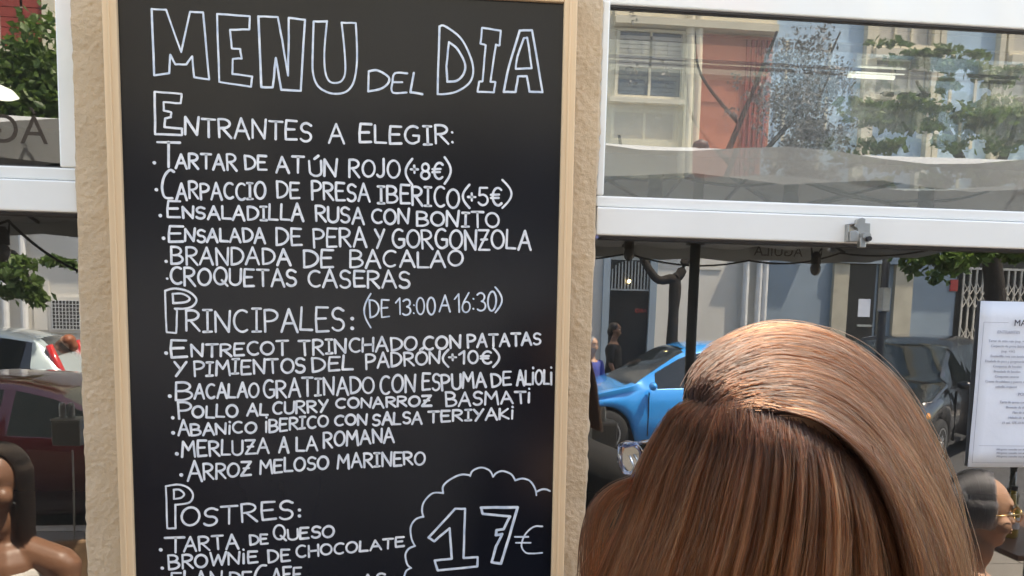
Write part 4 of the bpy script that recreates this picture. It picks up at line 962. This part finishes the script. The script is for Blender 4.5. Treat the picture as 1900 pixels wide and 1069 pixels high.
# ------------------------------------------------------------------ opposite side of the street
DFc = 13.5
def fx(px, py=590): return vis(px,py,DFc).x
def fz(py, px=1500): return vis(px,py,DFc).z
def building(px0,px1,label,lower,upper,zsplit=4.05,top=14.0):
    r = empty('street_building',((fx(px0)+fx(px1))/2,FY,0),label,'building')
    def ch(mb,name,m,bev=0):
        o = mb.build(name,M[m],None,bevel=bev); return world_child(o,r)
    x0,x1 = fx(px0),fx(px1)
    ch(MB().box((x0+.002,FY-.4,0),(x1-.002,FY,zsplit)),'ground_floor_wall',lower)
    ch(MB().box((x0+.002,FY-.4,zsplit+.001),(x1-.002,FY,top)),'upper_wall',upper)
    ch(MB().box((x0+.003,FY+.003,0.001),(x1-.003,FY+.03,.42)),'plinth','plinth')
    return r, ch
def win(ch, r, x0,x1,z0,z1, kind='glass', panes=3, ledge=True):
    f = MB(); w_ = .05
    f.box((x0,FY+.002,z0),(x0+w_,FY+.06,z1)).box((x1-w_,FY+.002,z0),(x1,FY+.06,z1)).box((x0+w_,FY+.002,z1-w_),(x1-w_,FY+.06,z1)).box((x0+w_,FY+.002,z0),(x1-w_,FY+.06,z0+w_))
    fo = ch(f,'window','cream' if kind!='shut' else 'shutter')
    n = panes; ww = (x1-x0-2*w_)/n
    for i in range(n):
        g_ = MB().box((x0+w_+i*ww+.02,FY+.004,z0+w_),(x0+w_+(i+1)*ww-.02,FY+.02,z1-w_)).build('pane',M['winglass' if kind=='glass' else 'shutter'],None); g_.parent = fo; g_.matrix_parent_inverse = fo.matrix_parent_inverse.copy() if False else Matrix.Identity(4)
        if i: 
            b_ = MB().box((x0+w_+i*ww-.02,FY+.002,z0+w_),(x0+w_+i*ww+.02,FY+.05,z1-w_)).build('mullion',M['cream'],None); b_.parent = fo
    if ledge: ch(MB().box((x0-.1,FY+.002,z0-.09),(x1+.1,FY+.16,z0-.01)),'sill','cream')
def blinds(ch, x0,x1,z0,z1,m='shutter',step=.075):
    n = int((z1-z0)/step)
    for i in range(n): ch(MB().box((x0,FY+.025,z0+i*step+.006),(x1,FY+.05,z0+(i+1)*step-.006)),'blind_slat',m)
def pipe(ch,x,z0,z1,m='pipe',r_=.055):
    ch(MB().tube([(x,FY+.10,z0),(x,FY+.10,z1)],r_,10),'downpipe',m)
    ch(MB().tube([(x,FY+.10,z0+.9),(x,FY+.10,z0+1.0)],r_+.02,10),'pipe_collar',m)
def balcony(ch,x0,x1,z,depth,m='cream'):
    ch(MB().box((x0,FY+.004,z),(x1,FY+depth,z+.16)),'balcony_slab',m)
    ch(MB().box((x0-.03,FY+.004,z+.161),(x1+.03,FY+depth+.03,z+.22)),'balcony_edge',m)
def railing(ch,x0,x1,z,depth):
    f = MB().box((x0,FY+depth-.04,z+1.0),(x1,FY+depth-.01,z+1.04)); ch(f,'handrail','darkmetal')
    n = int((x1-x0)/.16)
    for i in range(n+1): ch(MB().tube([(x0+i*(x1-x0)/n,FY+depth-.025,z+.22),(x0+i*(x1-x0)/n,FY+depth-.025,z+1.0)],.009,5),'baluster','darkmetal')
# --- left building
r,ch = building(-900,640,'white ground floor and cream upper floor building behind the silver car','white_wall','cream')
for a,b in ((18,105),(120,220),(-140,-40)):
    win(ch,r,fx(a),fx(b),fz(95,60),fz(-60,60),'shut',2)
    blinds(ch,fx(a)+.05,fx(b)-.05,fz(92,60),fz(-55,60),'redwood',.16)
for a in (8,112,-20): ch(MB().box((fx(a)-.1,FY+.002,4.4),(fx(a)+.1,FY+.09,10)),'pilaster','cream')
balcony(ch,fx(-300),fx(300),4.10,.42); 
for a in (17,52): pipe(ch,fx(a,560),fz(612,60),4.0)
ch(MB().box((fx(62,500),FY+.003,fz(612,60)),(fx(92,500),FY+.02,fz(520,60))),'wall_panel','white_wall')
gx0,gx1,gz0,gz1 = fx(101,580),fx(152,580),fz(610,120),fz(558,120)
ch(MB().box((gx0-.06,FY+.002,gz0-.06),(gx1+.06,FY+.035,gz1+.06)),'grille_surround','white_wall')
ch(MB().box((gx0,FY+.036,gz0),(gx1,FY+.038,gz1)),'grille_opening','doorblack')
for i in range(9): ch(MB().box((gx0+i*(gx1-gx0)/8-.006,FY+.040,gz0),(gx0+i*(gx1-gx0)/8+.006,FY+.050,gz1)),'grille_bar','pipe')
for i in range(9): ch(MB().box((gx0,FY+.0505,gz0+i*(gz1-gz0)/8-.006),(gx1,FY+.056,gz0+i*(gz1-gz0)/8+.006)),'grille_bar','pipe')
# --- middle building
r,ch = building(640,1405,'white building with orange panel and dark doorway behind the blue car','white_wall','cream')
def fr(p0,p1,q0,q1,y0,y1,name,m,ch): ch(MB().box((fx(p0,q0),FY+y0,fz(q1,(p0+p1)/2)),(fx(p1,q0),FY+y1,fz(q0,(p0+p1)/2))),name,m)
fr(1128,1205,482,760,.002,.008,'doorway','doorblack',ch)
for a in (1122,1207): ch(MB().box((fx(a)-.06,FY+.003,.02),(fx(a)+.06,FY+.08,fz(478))),'door_jamb','blue_wall')
ch(MB().box((fx(1118),FY+.003,fz(482)),(fx(1211),FY+.085,fz(470))),'lintel','blue_wall')
fx0,fx1 = fx(1130),fx(1200); zc = fz(545)
for i in range(12):
    x = fx0+(fx1-fx0)*(i+.5)/12; hh = .25+.25*math.sqrt(max(0,1-((i+.5)/6-1)**2)); ch(MB().box((x-.012,FY+.01,zc),(x+.012,FY+.03,zc+hh)),'fanlight_bar','steel')
ch(MB().box((fx0,FY+.009,zc-.03),(fx1,FY+.035,zc)),'fanlight_rail','steel')
bl_ = ch(MB().ball((fx(1162),FY+.08,fz(531)),.028),'door_lamp','bulbglow')
q_ = fx(1195); o = text_mesh('printed_name','OTARO',.10,M['redsign'],None,Matrix.Translation((q_,FY+.012,fz(588)))@Matrix.Rotation(PI,4,'Z')@RX); world_child(o,r)
fr(1290,1340,455,500,.002,.02,'wall_panel','white_wall',ch)
for a in (1376,1400): pipe(ch,fx(a),.42,4.0)
balcony(ch,fx(1150),fx(1330),4.15,.33)
win(ch,r,fx(1125),fx(1248),fz(200),fz(75),'glass',2); blinds(ch,fx(1130),fx(1243),fz(145),fz(80))
ch(MB().box((fx(1118),FY+.002,fz(72)),(fx(1405),FY+.22,fz(58))),'cornice','cream'); ch(MB().box((fx(1118),FY+.002,fz(58)+.001),(fx(1405),FY+.12,fz(40))),'cornice','cream')
for a in (1254,1268): ch(MB().tube([(fx(a),FY+.12,4.3),(fx(a),FY+.12,12)],.075,12),'column','cream')
ch(MB().box((fx(1276),FY+.002,4.3),(fx(1403),FY+.03,fz(75))),'orange_panel','orange'); ch(MB().box((fx(1276),FY+.002,fz(38)),(fx(1403),FY+.03,12)),'orange_panel','orange')
for i in range(5): ch(MB().box((fx(1356+i*9),FY+.031,4.4),(fx(1360+i*9),FY+.075,fz(82))),'shutter_slat','redwood')
fr(1289,1345,95,190,.031,.045,'recess_panel','orange',ch)
for i in range(6): ch(MB().box((fx(1130+i*24),FY+.003,fz(35)),(fx(1134+i*24),FY+.07,fz(-90))),'attic_rib','shutter')
# --- right building
r,ch = building(1405,2900,'blue-grey ground floor building with pale blue panels and lattice gates','blue_wall','bluew')
for a,b in ((1540,1568),(1652,1684)): ch(MB().box((fx(a),FY+.003,.02),(fx(b),FY+.09,fz(488))),'door_pilaster','beige')
ch(MB().box((fx(1540),FY+.004,fz(487)),(fx(1690),FY+.13,fz(452))),'fascia_sign','blue_wall')
fr(1569,1627,488,760,.002,.02,'shop_door','doorblack',ch); fr(1594,1616,555,588,.021,.024,'door_notice','paper',ch)
fr(1632,1650,490,760,.002,.02,'side_light','winglass',ch); fr(1590,1616,602,606,.021,.05,'door_handle','steel',ch)
pipe(ch,fx(1411),.42,4.0); 
balcony(ch,fx(1412),fx(1535),4.1,.44); balcony(ch,fx(1700),fx(2100),4.1,.44,'cream')
fr(1762,1776,520,541,.003,.03,'wall_plaque','redsign',ch)
fr(1778,2050,478,760,.002,.012,'gate_opening','doorblack',ch); fr(1770,2060,468,478,.002,.06,'gate_lintel','beige',ch)
lz0,lz1 = .02,fz(492)
for i in range(20):
    x = fx(1778)+i*.125
    if x>fx(2050): break
    ch(MB().box((x-.013,FY+.05,lz0),(x+.013,FY+.075,lz1)),'gate_bar','lattice')
    for zc in (fz(528),fz(552),fz(612),fz(636)):
        for sgn in (1,-1):
            ch(MB().tube([(x,FY+.085+.006*sgn,zc-.11*sgn),(x+.125,FY+.085+.006*sgn,zc+.11*sgn)],.009,4),'lattice_strip','lattice')
ch(MB().box((fx(1776),FY+.04,lz1),(fx(2050),FY+.08,lz1+.04)),'gate_rail','lattice')
# upper floor
for a in (1574,1584,1690,1702,1808,1822): ch(MB().box((fx(a)-.05,FY+.003,4.3),(fx(a)+.05,FY+.14,12)),'pilaster','cream')
for a,b in ((1590,1686),(1828,1925)):
    win(ch,r,fx(a),fx(b),fz(172),fz(115),'shut',3); win(ch,r,fx(a),fx(b),fz(78),fz(15),'shut',3)
    ch(MB().box((fx(a)-.1,FY+.003,fz(108)),(fx(b)+.1,FY+.26,fz(90))),'bay_cornice','cream'); ch(MB().box((fx(a),FY+.003,fz(112)),(fx(b),FY+.10,fz(108)-.001)),'bay_moulding','darkmetal')
    ch(MB().box((fx(a),FY+.003,fz(215)),(fx(b),FY+.05,fz(188))),'apron_panel','shutter')
    for k_ in range(3): ch(MB().box((fx(a)+.12+k_*.32,FY+.065,fz(176)),(fx(a)+.30+k_*.32,FY+.20,fz(168))),'flower_trough','bark')
for a,b in ((1412,1568),(1710,1800)): 
    ch(MB().box((fx(a),FY+.003,4.3),(fx(b),FY+.02,fz(75))),'blue_panel','bluew')
    for k_ in range(2): ch(MB().box((fx(a)+.15+k_*(fx(b)-fx(a))*.5,FY+.021,4.8),(fx(a)+.20+k_*(fx(b)-fx(a))*.5,FY+.05,fz(80))),'panel_rib','cream')
# closing walls so the street does not end in the reflection
# lamp post
lp = vis(1637,600,9.4); r = empty('lamp_post',(lp.x,lp.y,ROAD),'slim dark grey lamp post beside the black shop door','post')
MB().tube([(0,0,0),(0,0,1.0),(0,0,3.35)],[.06,.05,.045],10).build('post',M['darkmetal'],r,True); MB().lathe([(.09,0),(.09,.25),(.06,.3)],(0,0,0.01)).build('base',M['darkmetal'],r)
MB().box((-.05,-.04,1.95),(.05,.07,2.25)).build('control_box',M['steel'],r,bevel=.01)

# ------------------------------------------------------------------ trees
def tree(base, limbs, clusters, nleaf, label, leafm, size=.09):
    r = empty('street_tree',tuple(base),label,'tree')
    m = MB()
    for pts, rs in limbs:
        q_ = spl([tuple(Vector(p)-Vector(base))+(r_,) for p, r_ in zip(pts, rs)], 6); m.tube([x[:3] for x in q_], [max(.006,x[3]) for x in q_], 10)
    m.build('trunk',M['bark'],r,True)
    tot = sum(c[1][0]*c[1][1]*c[1][2]*c[2] for c in clusters); vs = []; fs = []
    for c_, rad, dens in clusters:
        n = int(nleaf*rad[0]*rad[1]*rad[2]*dens/tot); K = max(3,int(n/45)); cc = RNG.standard_normal((K,3))*.45
        for i in range(n):
            k_ = cc[RNG.integers(K)]; q_ = k_+RNG.standard_normal(3)*.13
            p = Vector((c_[0]+q_[0]*rad[0], c_[1]+q_[1]*rad[1], c_[2]+q_[2]*rad[2]))-Vector(base)
            a = Vector(RNG.standard_normal(3)).normalized(); b = a.orthogonal().normalized()
            b = (Matrix.Rotation(RNG.random()*6.28,3,a)@b); n_ = a.cross(b); s = size*RNG.uniform(.6,1.3)
            o_ = len(vs); vs += [p-b*s*.5, p-n_*s*.32+b*s*.05, p+b*s*.55+a*s*.12, p+n_*s*.32+b*s*.05]; fs.append((o_,o_+1,o_+2,o_+3))
    mb = MB(); mb.v = [tuple(v) for v in vs]; mb.f = fs
    o = mb.build('crown',leafm,r); o['kind'] = 'stuff'
    return r
b1 = vis(1240,700,11.2); b1 = Vector((b1.x,b1.y,0)); fk = Vector((b1.x+.03,b1.y,2.20))
def leafmat(name, c1, c2, tr=.3):
    m = bpy.data.materials.new(name); m.use_nodes = True; n = m.node_tree.nodes; l = m.node_tree.links; b = n['Principled BSDF']; b.inputs['Roughness'].default_value = .5
    g_ = n.new('ShaderNodeNewGeometry'); r_ = n.new('ShaderNodeValToRGB'); r_.color_ramp.elements[0].color = (*c1,1); r_.color_ramp.elements[1].color = (*c2,1)
    l.new(g_.outputs['Random Per Island'], r_.inputs[0]); l.new(r_.outputs[0], b.inputs['Base Color'])
    t = n.new('ShaderNodeBsdfTranslucent'); l.new(r_.outputs[0], t.inputs[0]); mx = n.new('ShaderNodeMixShader'); mx.inputs[0].default_value = tr
    l.new(b.outputs[0], mx.inputs[1]); l.new(t.outputs[0], mx.inputs[2]); l.new(mx.outputs[0], n['Material Output'].inputs[0]); return m
LG = leafmat('green_leaves',(.04,.09,.015),(.14,.22,.05),.4); LP = leafmat('bronze_leaves',(.04,.035,.03),(.30,.30,.28),.2)
tree(b1,[([b1,b1+Vector((.02,0,1)),fk-Vector((0,0,.03))],(.105,.09,.065)),([b1+Vector((.02,0,1.6)),fk,vis(1215,515,11.2),vis(1180,440,11.2),vis(1150,250,11.2)],(.06,.08,.06,.05,.02)),([b1+Vector((.02,0,1.6)),fk,vis(1265,500,11.2),vis(1300,400,11.2),vis(1370,230,11.2),vis(1440,60,11.2)],(.06,.08,.07,.06,.04,.02)),
  ([vis(1300,400,11.2),vis(1400,300,11.2),vis(1500,180,11.2),vis(1560,60,11.2)],(.05,.04,.03,.012)),([vis(1370,230,11.2),vis(1300,140,11.2),vis(1290,60,11.2)],(.03,.02,.01))],
  [(vis(1490,170,11.2),(.62,.6,.85),1.2),(vis(1520,270,11.2),(.65,.5,.35),1.6),(vis(1350,170,11.2),(.5,.3,.4),.12),(vis(1180,130,11.2),(.3,.3,.8),.08),(vis(1500,-60,11.2),(.9,.6,.6),.5)],9500,
  'bronze-leaved street tree with forked trunk behind the blue car',LP,.06)
b2 = vis(1848,700,10.2); b2 = Vector((b2.x,b2.y,0))
tree(b2,[([b2,b2+Vector((-.05,0,1.5)),vis(1842,500,10.2),vis(1820,380,10.2)],(.16,.14,.13,.1)),([vis(1820,380,10.2),vis(1760,250,10.2),vis(1700,150,10.2)],(.08,.05,.02)),([vis(1820,380,10.2),vis(1880,250,10.2),vis(1930,120,10.2)],(.08,.05,.02)),([vis(1842,500,10.2),vis(1780,440,10.2),vis(1730,470,10)],(.05,.03,.01))],
  [(vis(1700,215,9.6),(1.0,.5,.20),.8),(vis(1860,225,9.6),(.7,.5,.35),1.0),(vis(1700,112,9.6),(.8,.4,.12),.9),(vis(1850,130,9.6),(.7,.4,.14),.7),(vis(1735,165,9.6),(.22,.3,.30),.5),
   (vis(1755,470,9.0),(.42,.4,.30),1.5),(vis(1850,455,9.0),(.5,.4,.25),2.0),(vis(1620,270,9.6),(.5,.4,.2),.5)],7000,'green-leaved street tree in front of the lattice gates',LG,.11)
b3 = vis(-40,700,9.4); b3 = Vector((b3.x,b3.y,0))
tree(b3,[([b3,b3+Vector((0,0,2.2)),vis(-30,330,9.4)],(.16,.13,.10)),([vis(-30,330,9.4),vis(40,200,9.4),vis(90,90,9.4)],(.07,.04,.02)),([vis(-30,330,9.4),vis(-90,200,9.4)],(.07,.03)),([b3+Vector((0,0,2.2)),vis(25,470,9.2),vis(60,530,9.0)],(.05,.03,.01))],
  [(vis(50,165,9.4),(.75,.6,.75),1.4),(vis(-40,190,9.4),(.8,.6,.8),1.2),(vis(110,190,9.4),(.5,.5,.5),1.2),(vis(25,500,8.8),(.42,.35,.32),2.2),(vis(110,485,8.8),(.35,.35,.12),2)],8000,'green-leaved tree filling the upper left window reflection',LG,.11)

# ------------------------------------------------------------------ cars
def paint(name, col, metal=.2): return mat(name, col, .25, metal=metal, coat=1.0, var=.02, vscale=2)
def car(center, L_, W_, H_, shape, paintm, label, flip=False, glass='carglass'):
    """car along x, front towards -x; shape lists (s, belt, roof, halfroof) with s 0..1 from nose to tail"""
    r = empty('parked_car',(center.x,center.y,ROAD),label,'car','cars parked along the street', rz=PI if flip else 0)
    N = 96; S = np.linspace(0,1,N); A = np.array(shape); belt = np.interp(S,A[:,0],A[:,1]); roof = np.interp(S,A[:,0],A[:,2]); inn = np.interp(S,A[:,0],A[:,3])
    ker = np.array([1,2,3,2,1])/9; roof = np.convolve(np.pad(roof,2,'edge'),ker,'valid'); belt = np.convolve(np.pad(belt,2,'edge'),ker,'valid')
    wr = .315; wf, wb = .185*L_, .80*L_; X = (S*L_)-L_/2
    hw = W_/2*(1-.16*np.clip((.07-S)/.07,0,1)**2-.10*np.clip((S-.94)/.06,0,1)**2-.05*np.clip((.2-S)/.2,0,1))
    zb = np.full(N,.20); 
    for xw in (wf,wb):
        d = S*L_-xw; msk = np.abs(d)<wr+.06; zb[msk] = np.maximum(zb[msk], .31+np.sqrt(np.maximum(0,(wr+.06)**2-d[msk]**2))-.02)
    zb = zb + .10*np.clip((.03-S)/.03,0,1)+.12*np.clip((S-.97)/.03,0,1)
    vs = []; K = 11
    for i in range(N):
        w_, b_, rf, z_ = hw[i], belt[i], roof[i], zb[i]; cab = rf-b_
        top_w = w_*(1-inn[i]*.30) if cab>.06 else w_*.86
        sec = [(w_*.90,z_),(w_*.985,z_+(b_-z_)*.12),(w_,z_+(b_-z_)*.45),(w_*.985,z_+(b_-z_)*.75),(w_*.94,b_),(w_*.925,b_+.012 if cab>.05 else b_+cab*.3),
               (top_w*1.0+ (w_*.925-top_w)*.12, b_+cab*.84),(top_w*.95,b_+cab*.95),(top_w*.75,rf),(top_w*.4,rf+.012),(0,rf+.016)]
        for (y,z) in sec: vs.append((X[i],-y,z))
        for (y,z) in sec[:-1][::-1]: vs.append((X[i],y,z))
    K2 = 2*K-1; parts = {'body':MB(),'window':MB(),'windscreen':MB(),'rear_window':MB()}
    for p in parts.values(): p.v = vs
    for i in range(N-1):
        cab = min(roof[i]-belt[i], roof[i+1]-belt[i+1]); slope = (roof[i+1]-roof[i])/(X[i+1]-X[i])
        for k_ in range(K2-1):
            kk = k_ if k_<K-1 else K2-2-k_
            f_ = (i*K2+k_,(i+1)*K2+k_,(i+1)*K2+k_+1,i*K2+k_+1); tgt = 'body'
            if cab>.10 and kk==5 and shape_win(S[i], shape): tgt = 'window'
            if cab>.03 and kk>=8 and slope>.30: tgt = 'windscreen'
            if cab>.03 and kk>=7 and slope>.38 and cab>.1: tgt = 'windscreen'
            if cab>.12 and kk>=8 and slope<-.45: tgt = 'rear_window'
            parts[tgt].f.append(f_)
    for nme, p in parts.items():
        if not p.f: continue
        if nme=='body':
            p.f.append(tuple(range(K2-1,-1,-1))); p.f.append(tuple((N-1)*K2+k_ for k_ in range(K2)))
        o = p.build(nme, paintm if nme=='body' else M[glass], r, True)
        bm_ = bmesh.new(); bm_.from_mesh(o.data); bmesh.ops.delete(bm_, geom=[v for v in bm_.verts if not v.link_faces], context='VERTS'); bmesh.ops.recalc_face_normals(bm_, faces=bm_.faces); bm_.to_mesh(o.data); bm_.free()
    MB().box((-L_/2+.15,-W_/2*.86,.19),(L_/2-.15,W_/2*.86,.62)).build('underbody',M['blackplastic'],r)
    for xw in (wf,wb):
        for sgn in (-1,1):
            wh = bpy.data.objects.new('wheel',None); COL.objects.link(wh); wh.parent = r; wh.location = (xw-L_/2, sgn*(W_/2-.10), wr)
            MB().lathe([(wr*.62,-.10),(wr*.95,-.10),(wr,-.07),(wr,.07),(wr*.95,.10),(wr*.62,.10)],(0,0,0),28,'Y').build('tyre',M['tyre'],wh,True)
            rm_ = MB().lathe([(wr*.63,sgn*.085),(wr*.66,sgn*.103),(wr*.60,sgn*.103),(wr*.58,sgn*.07)],(0,0,0),28,'Y'); rm_.lathe([(.05,sgn*.06),(.05,sgn*.105)],(0,0,0),12,'Y')
            for a in range(9):
                q_ = a*2*PI/9; d = Vector((math.cos(q_),0,math.sin(q_))); t_ = Vector((-math.sin(q_),0,math.cos(q_)))
                rm_.add([d*.04+t_*.02+Vector((0,sgn*.102,0)),d*.04-t_*.02+Vector((0,sgn*.102,0)),d*wr*.62-t_*.015+Vector((0,sgn*.098,0)),d*wr*.62+t_*.015+Vector((0,sgn*.098,0)),d*.04+t_*.02+Vector((0,sgn*.07,0)),d*.04-t_*.02+Vector((0,sgn*.07,0)),d*wr*.62-t_*.015+Vector((0,sgn*.07,0)),d*wr*.62+t_*.015+Vector((0,sgn*.07,0))],[(0,1,2,3),(0,4,5,1),(2,6,7,3),(1,5,6,2),(3,7,4,0)])
            rm_.build('rim',M['rim'],wh)
    mi = np.argmin(np.abs(S-.33)); zbm = belt[mi]
    for sgn in (-1,1):
        MB().ball((X[mi]-.02,sgn*(W_/2+.07),zbm+.06),(.05,.09,.055)).build('wing_mirror',paintm,r,True)
        for s_ in (.50,.70):
            j = np.argmin(np.abs(S-s_)); MB().box((X[j]-.08,sgn*(W_/2*.985-.005),belt[j]-.12),(X[j]+.08,sgn*(W_/2*.985+.028),belt[j]-.095)).build('door_handle',paintm,r,bevel=.006)
        for s_ in (.315,.53,.735):
            j = np.argmin(np.abs(S-s_)); MB().box((X[j]-.004,sgn*(W_/2*.97),.30),(X[j]+.004,sgn*(W_/2+.0035),belt[j]-.02)).build('door_gap',M['blackplastic'],r)
        # headlights wrap the nose corner, tail lights climb the rear corner
        MB().ball((-L_/2+.20,sgn*W_/2*.80,.66),(.20,.11,.085)).build('headlight',M['clearlens'],r,True)
        MB().ball((-L_/2+.36,sgn*W_/2*.90,.69),(.10,.055,.06)).build('indicator',M['amber'],r,True)
        jt = np.argmin(np.abs(S-.955)); MB().tube([(X[jt]+.06,sgn*W_/2*.82,.70),(X[jt]+.02,sgn*W_/2*.84,.95),(X[jt]-.10,sgn*W_/2*.80,min(H_-.12,1.28))],[.055,.06,.045],8).build('tail_light',M['redlens'],r,True)
    MB().box((L_/2-.10,-.26,.60),(L_/2+.004,.26,.71)).build('number_plate',M['plate'],r); MB().box((-L_/2-.004,-.26,.36),(-L_/2+.1,.26,.47)).build('number_plate',M['plate'],r)
    MB().box((-L_/2+.0,-.42,.49),(-L_/2+.12,.42,.60)).build('grille',M['blackplastic'],r,bevel=.02)
    return r
def shape_win(s, shape):
    for a,b in WINR:
        if a<s<b: return True
    return False
WINR = [(.335,.515),(.535,.72),(.745,.85)]
hatch = [(0,.55,.58,0),(.04,.68,.71,0),(.20,.80,.88,0),(.27,.86,.95,0),(.30,.88,1.03,.4),(.42,.90,1.37,.8),(.50,.91,1.46,1),(.62,.93,1.48,1),(.80,.96,1.44,1),(.90,.98,1.36,.9),(.965,.99,1.05,.5),(1,.80,.82,0)]
cyb = vis(1128,700,9.5); blue = paint('blue_paint',(.025,.36,.90),.1)
xf = vis(1122,815,9.5).x
car(Vector((xf+4.2*.315, 2*GY-(9.5-1.2)-.85, 0)),4.2,1.76,1.48,hatch,blue,'bright blue hatchback parked across the street, its nose towards the pillar')
# black people carrier seen at an angle on the right
blk = paint('black_paint',(.006,.007,.010),.1)
mpv = [(0,.60,.62,0),(.03,.74,.77,0),(.16,.88,.98,0),(.22,.94,1.06,0),(.25,.96,1.14,.4),(.40,.98,1.52,.8),(.50,.99,1.60,1),(.75,1.02,1.62,1),(.92,1.04,1.54,.9),(.98,1.02,1.15,.5),(1,.85,.88,0)]
p = vis(1705,785,8.5); cblk = car(Vector((p.x+1.0, p.y-2.0, 0)),4.3,1.80,1.62,mpv,blk,'black people carrier parked at an angle near the lattice gates'); cblk.rotation_euler = (0,0,math.radians(-42))
sil = paint('silver_paint',(.50,.60,.62),.3)
WINR = [(.335,.515),(.535,.72),(.745,.88)]
p = vis(95,700,9.6); csil = car(Vector((p.x-2.05, p.y-.75, 0)),4.0,1.74,1.50,hatch,sil,'silver hatchback seen from its rear quarter with tall red tail light'); csil.rotation_euler=(0,0,math.radians(-12))
red = paint('dark_red_paint',(.028,.002,.003),.1)
RH = -.035
coupe = [(0,.50,.52,0),(.04,.60,.63,0),(.20,.72,.80,0),(.28,.78,.86,0),(.31,.80,.94,.4),(.44,.83,1.20,.8),(.52,.84,1.27,1),(.64,.86,1.29,1),(.80,.88,1.22,1),(.90,.90,1.10,.9),(.97,.90,.96,.5),(1,.75,.77,0)]
p = vis(60,700,6.3); car(Vector((p.x-.05, 2*GY-(6.3-1.2)-.6, 0)),4.1,1.70,1.29,coupe,red,'dark red low car closest to the terrace at the left window','flip').scale = (1,1,.95)
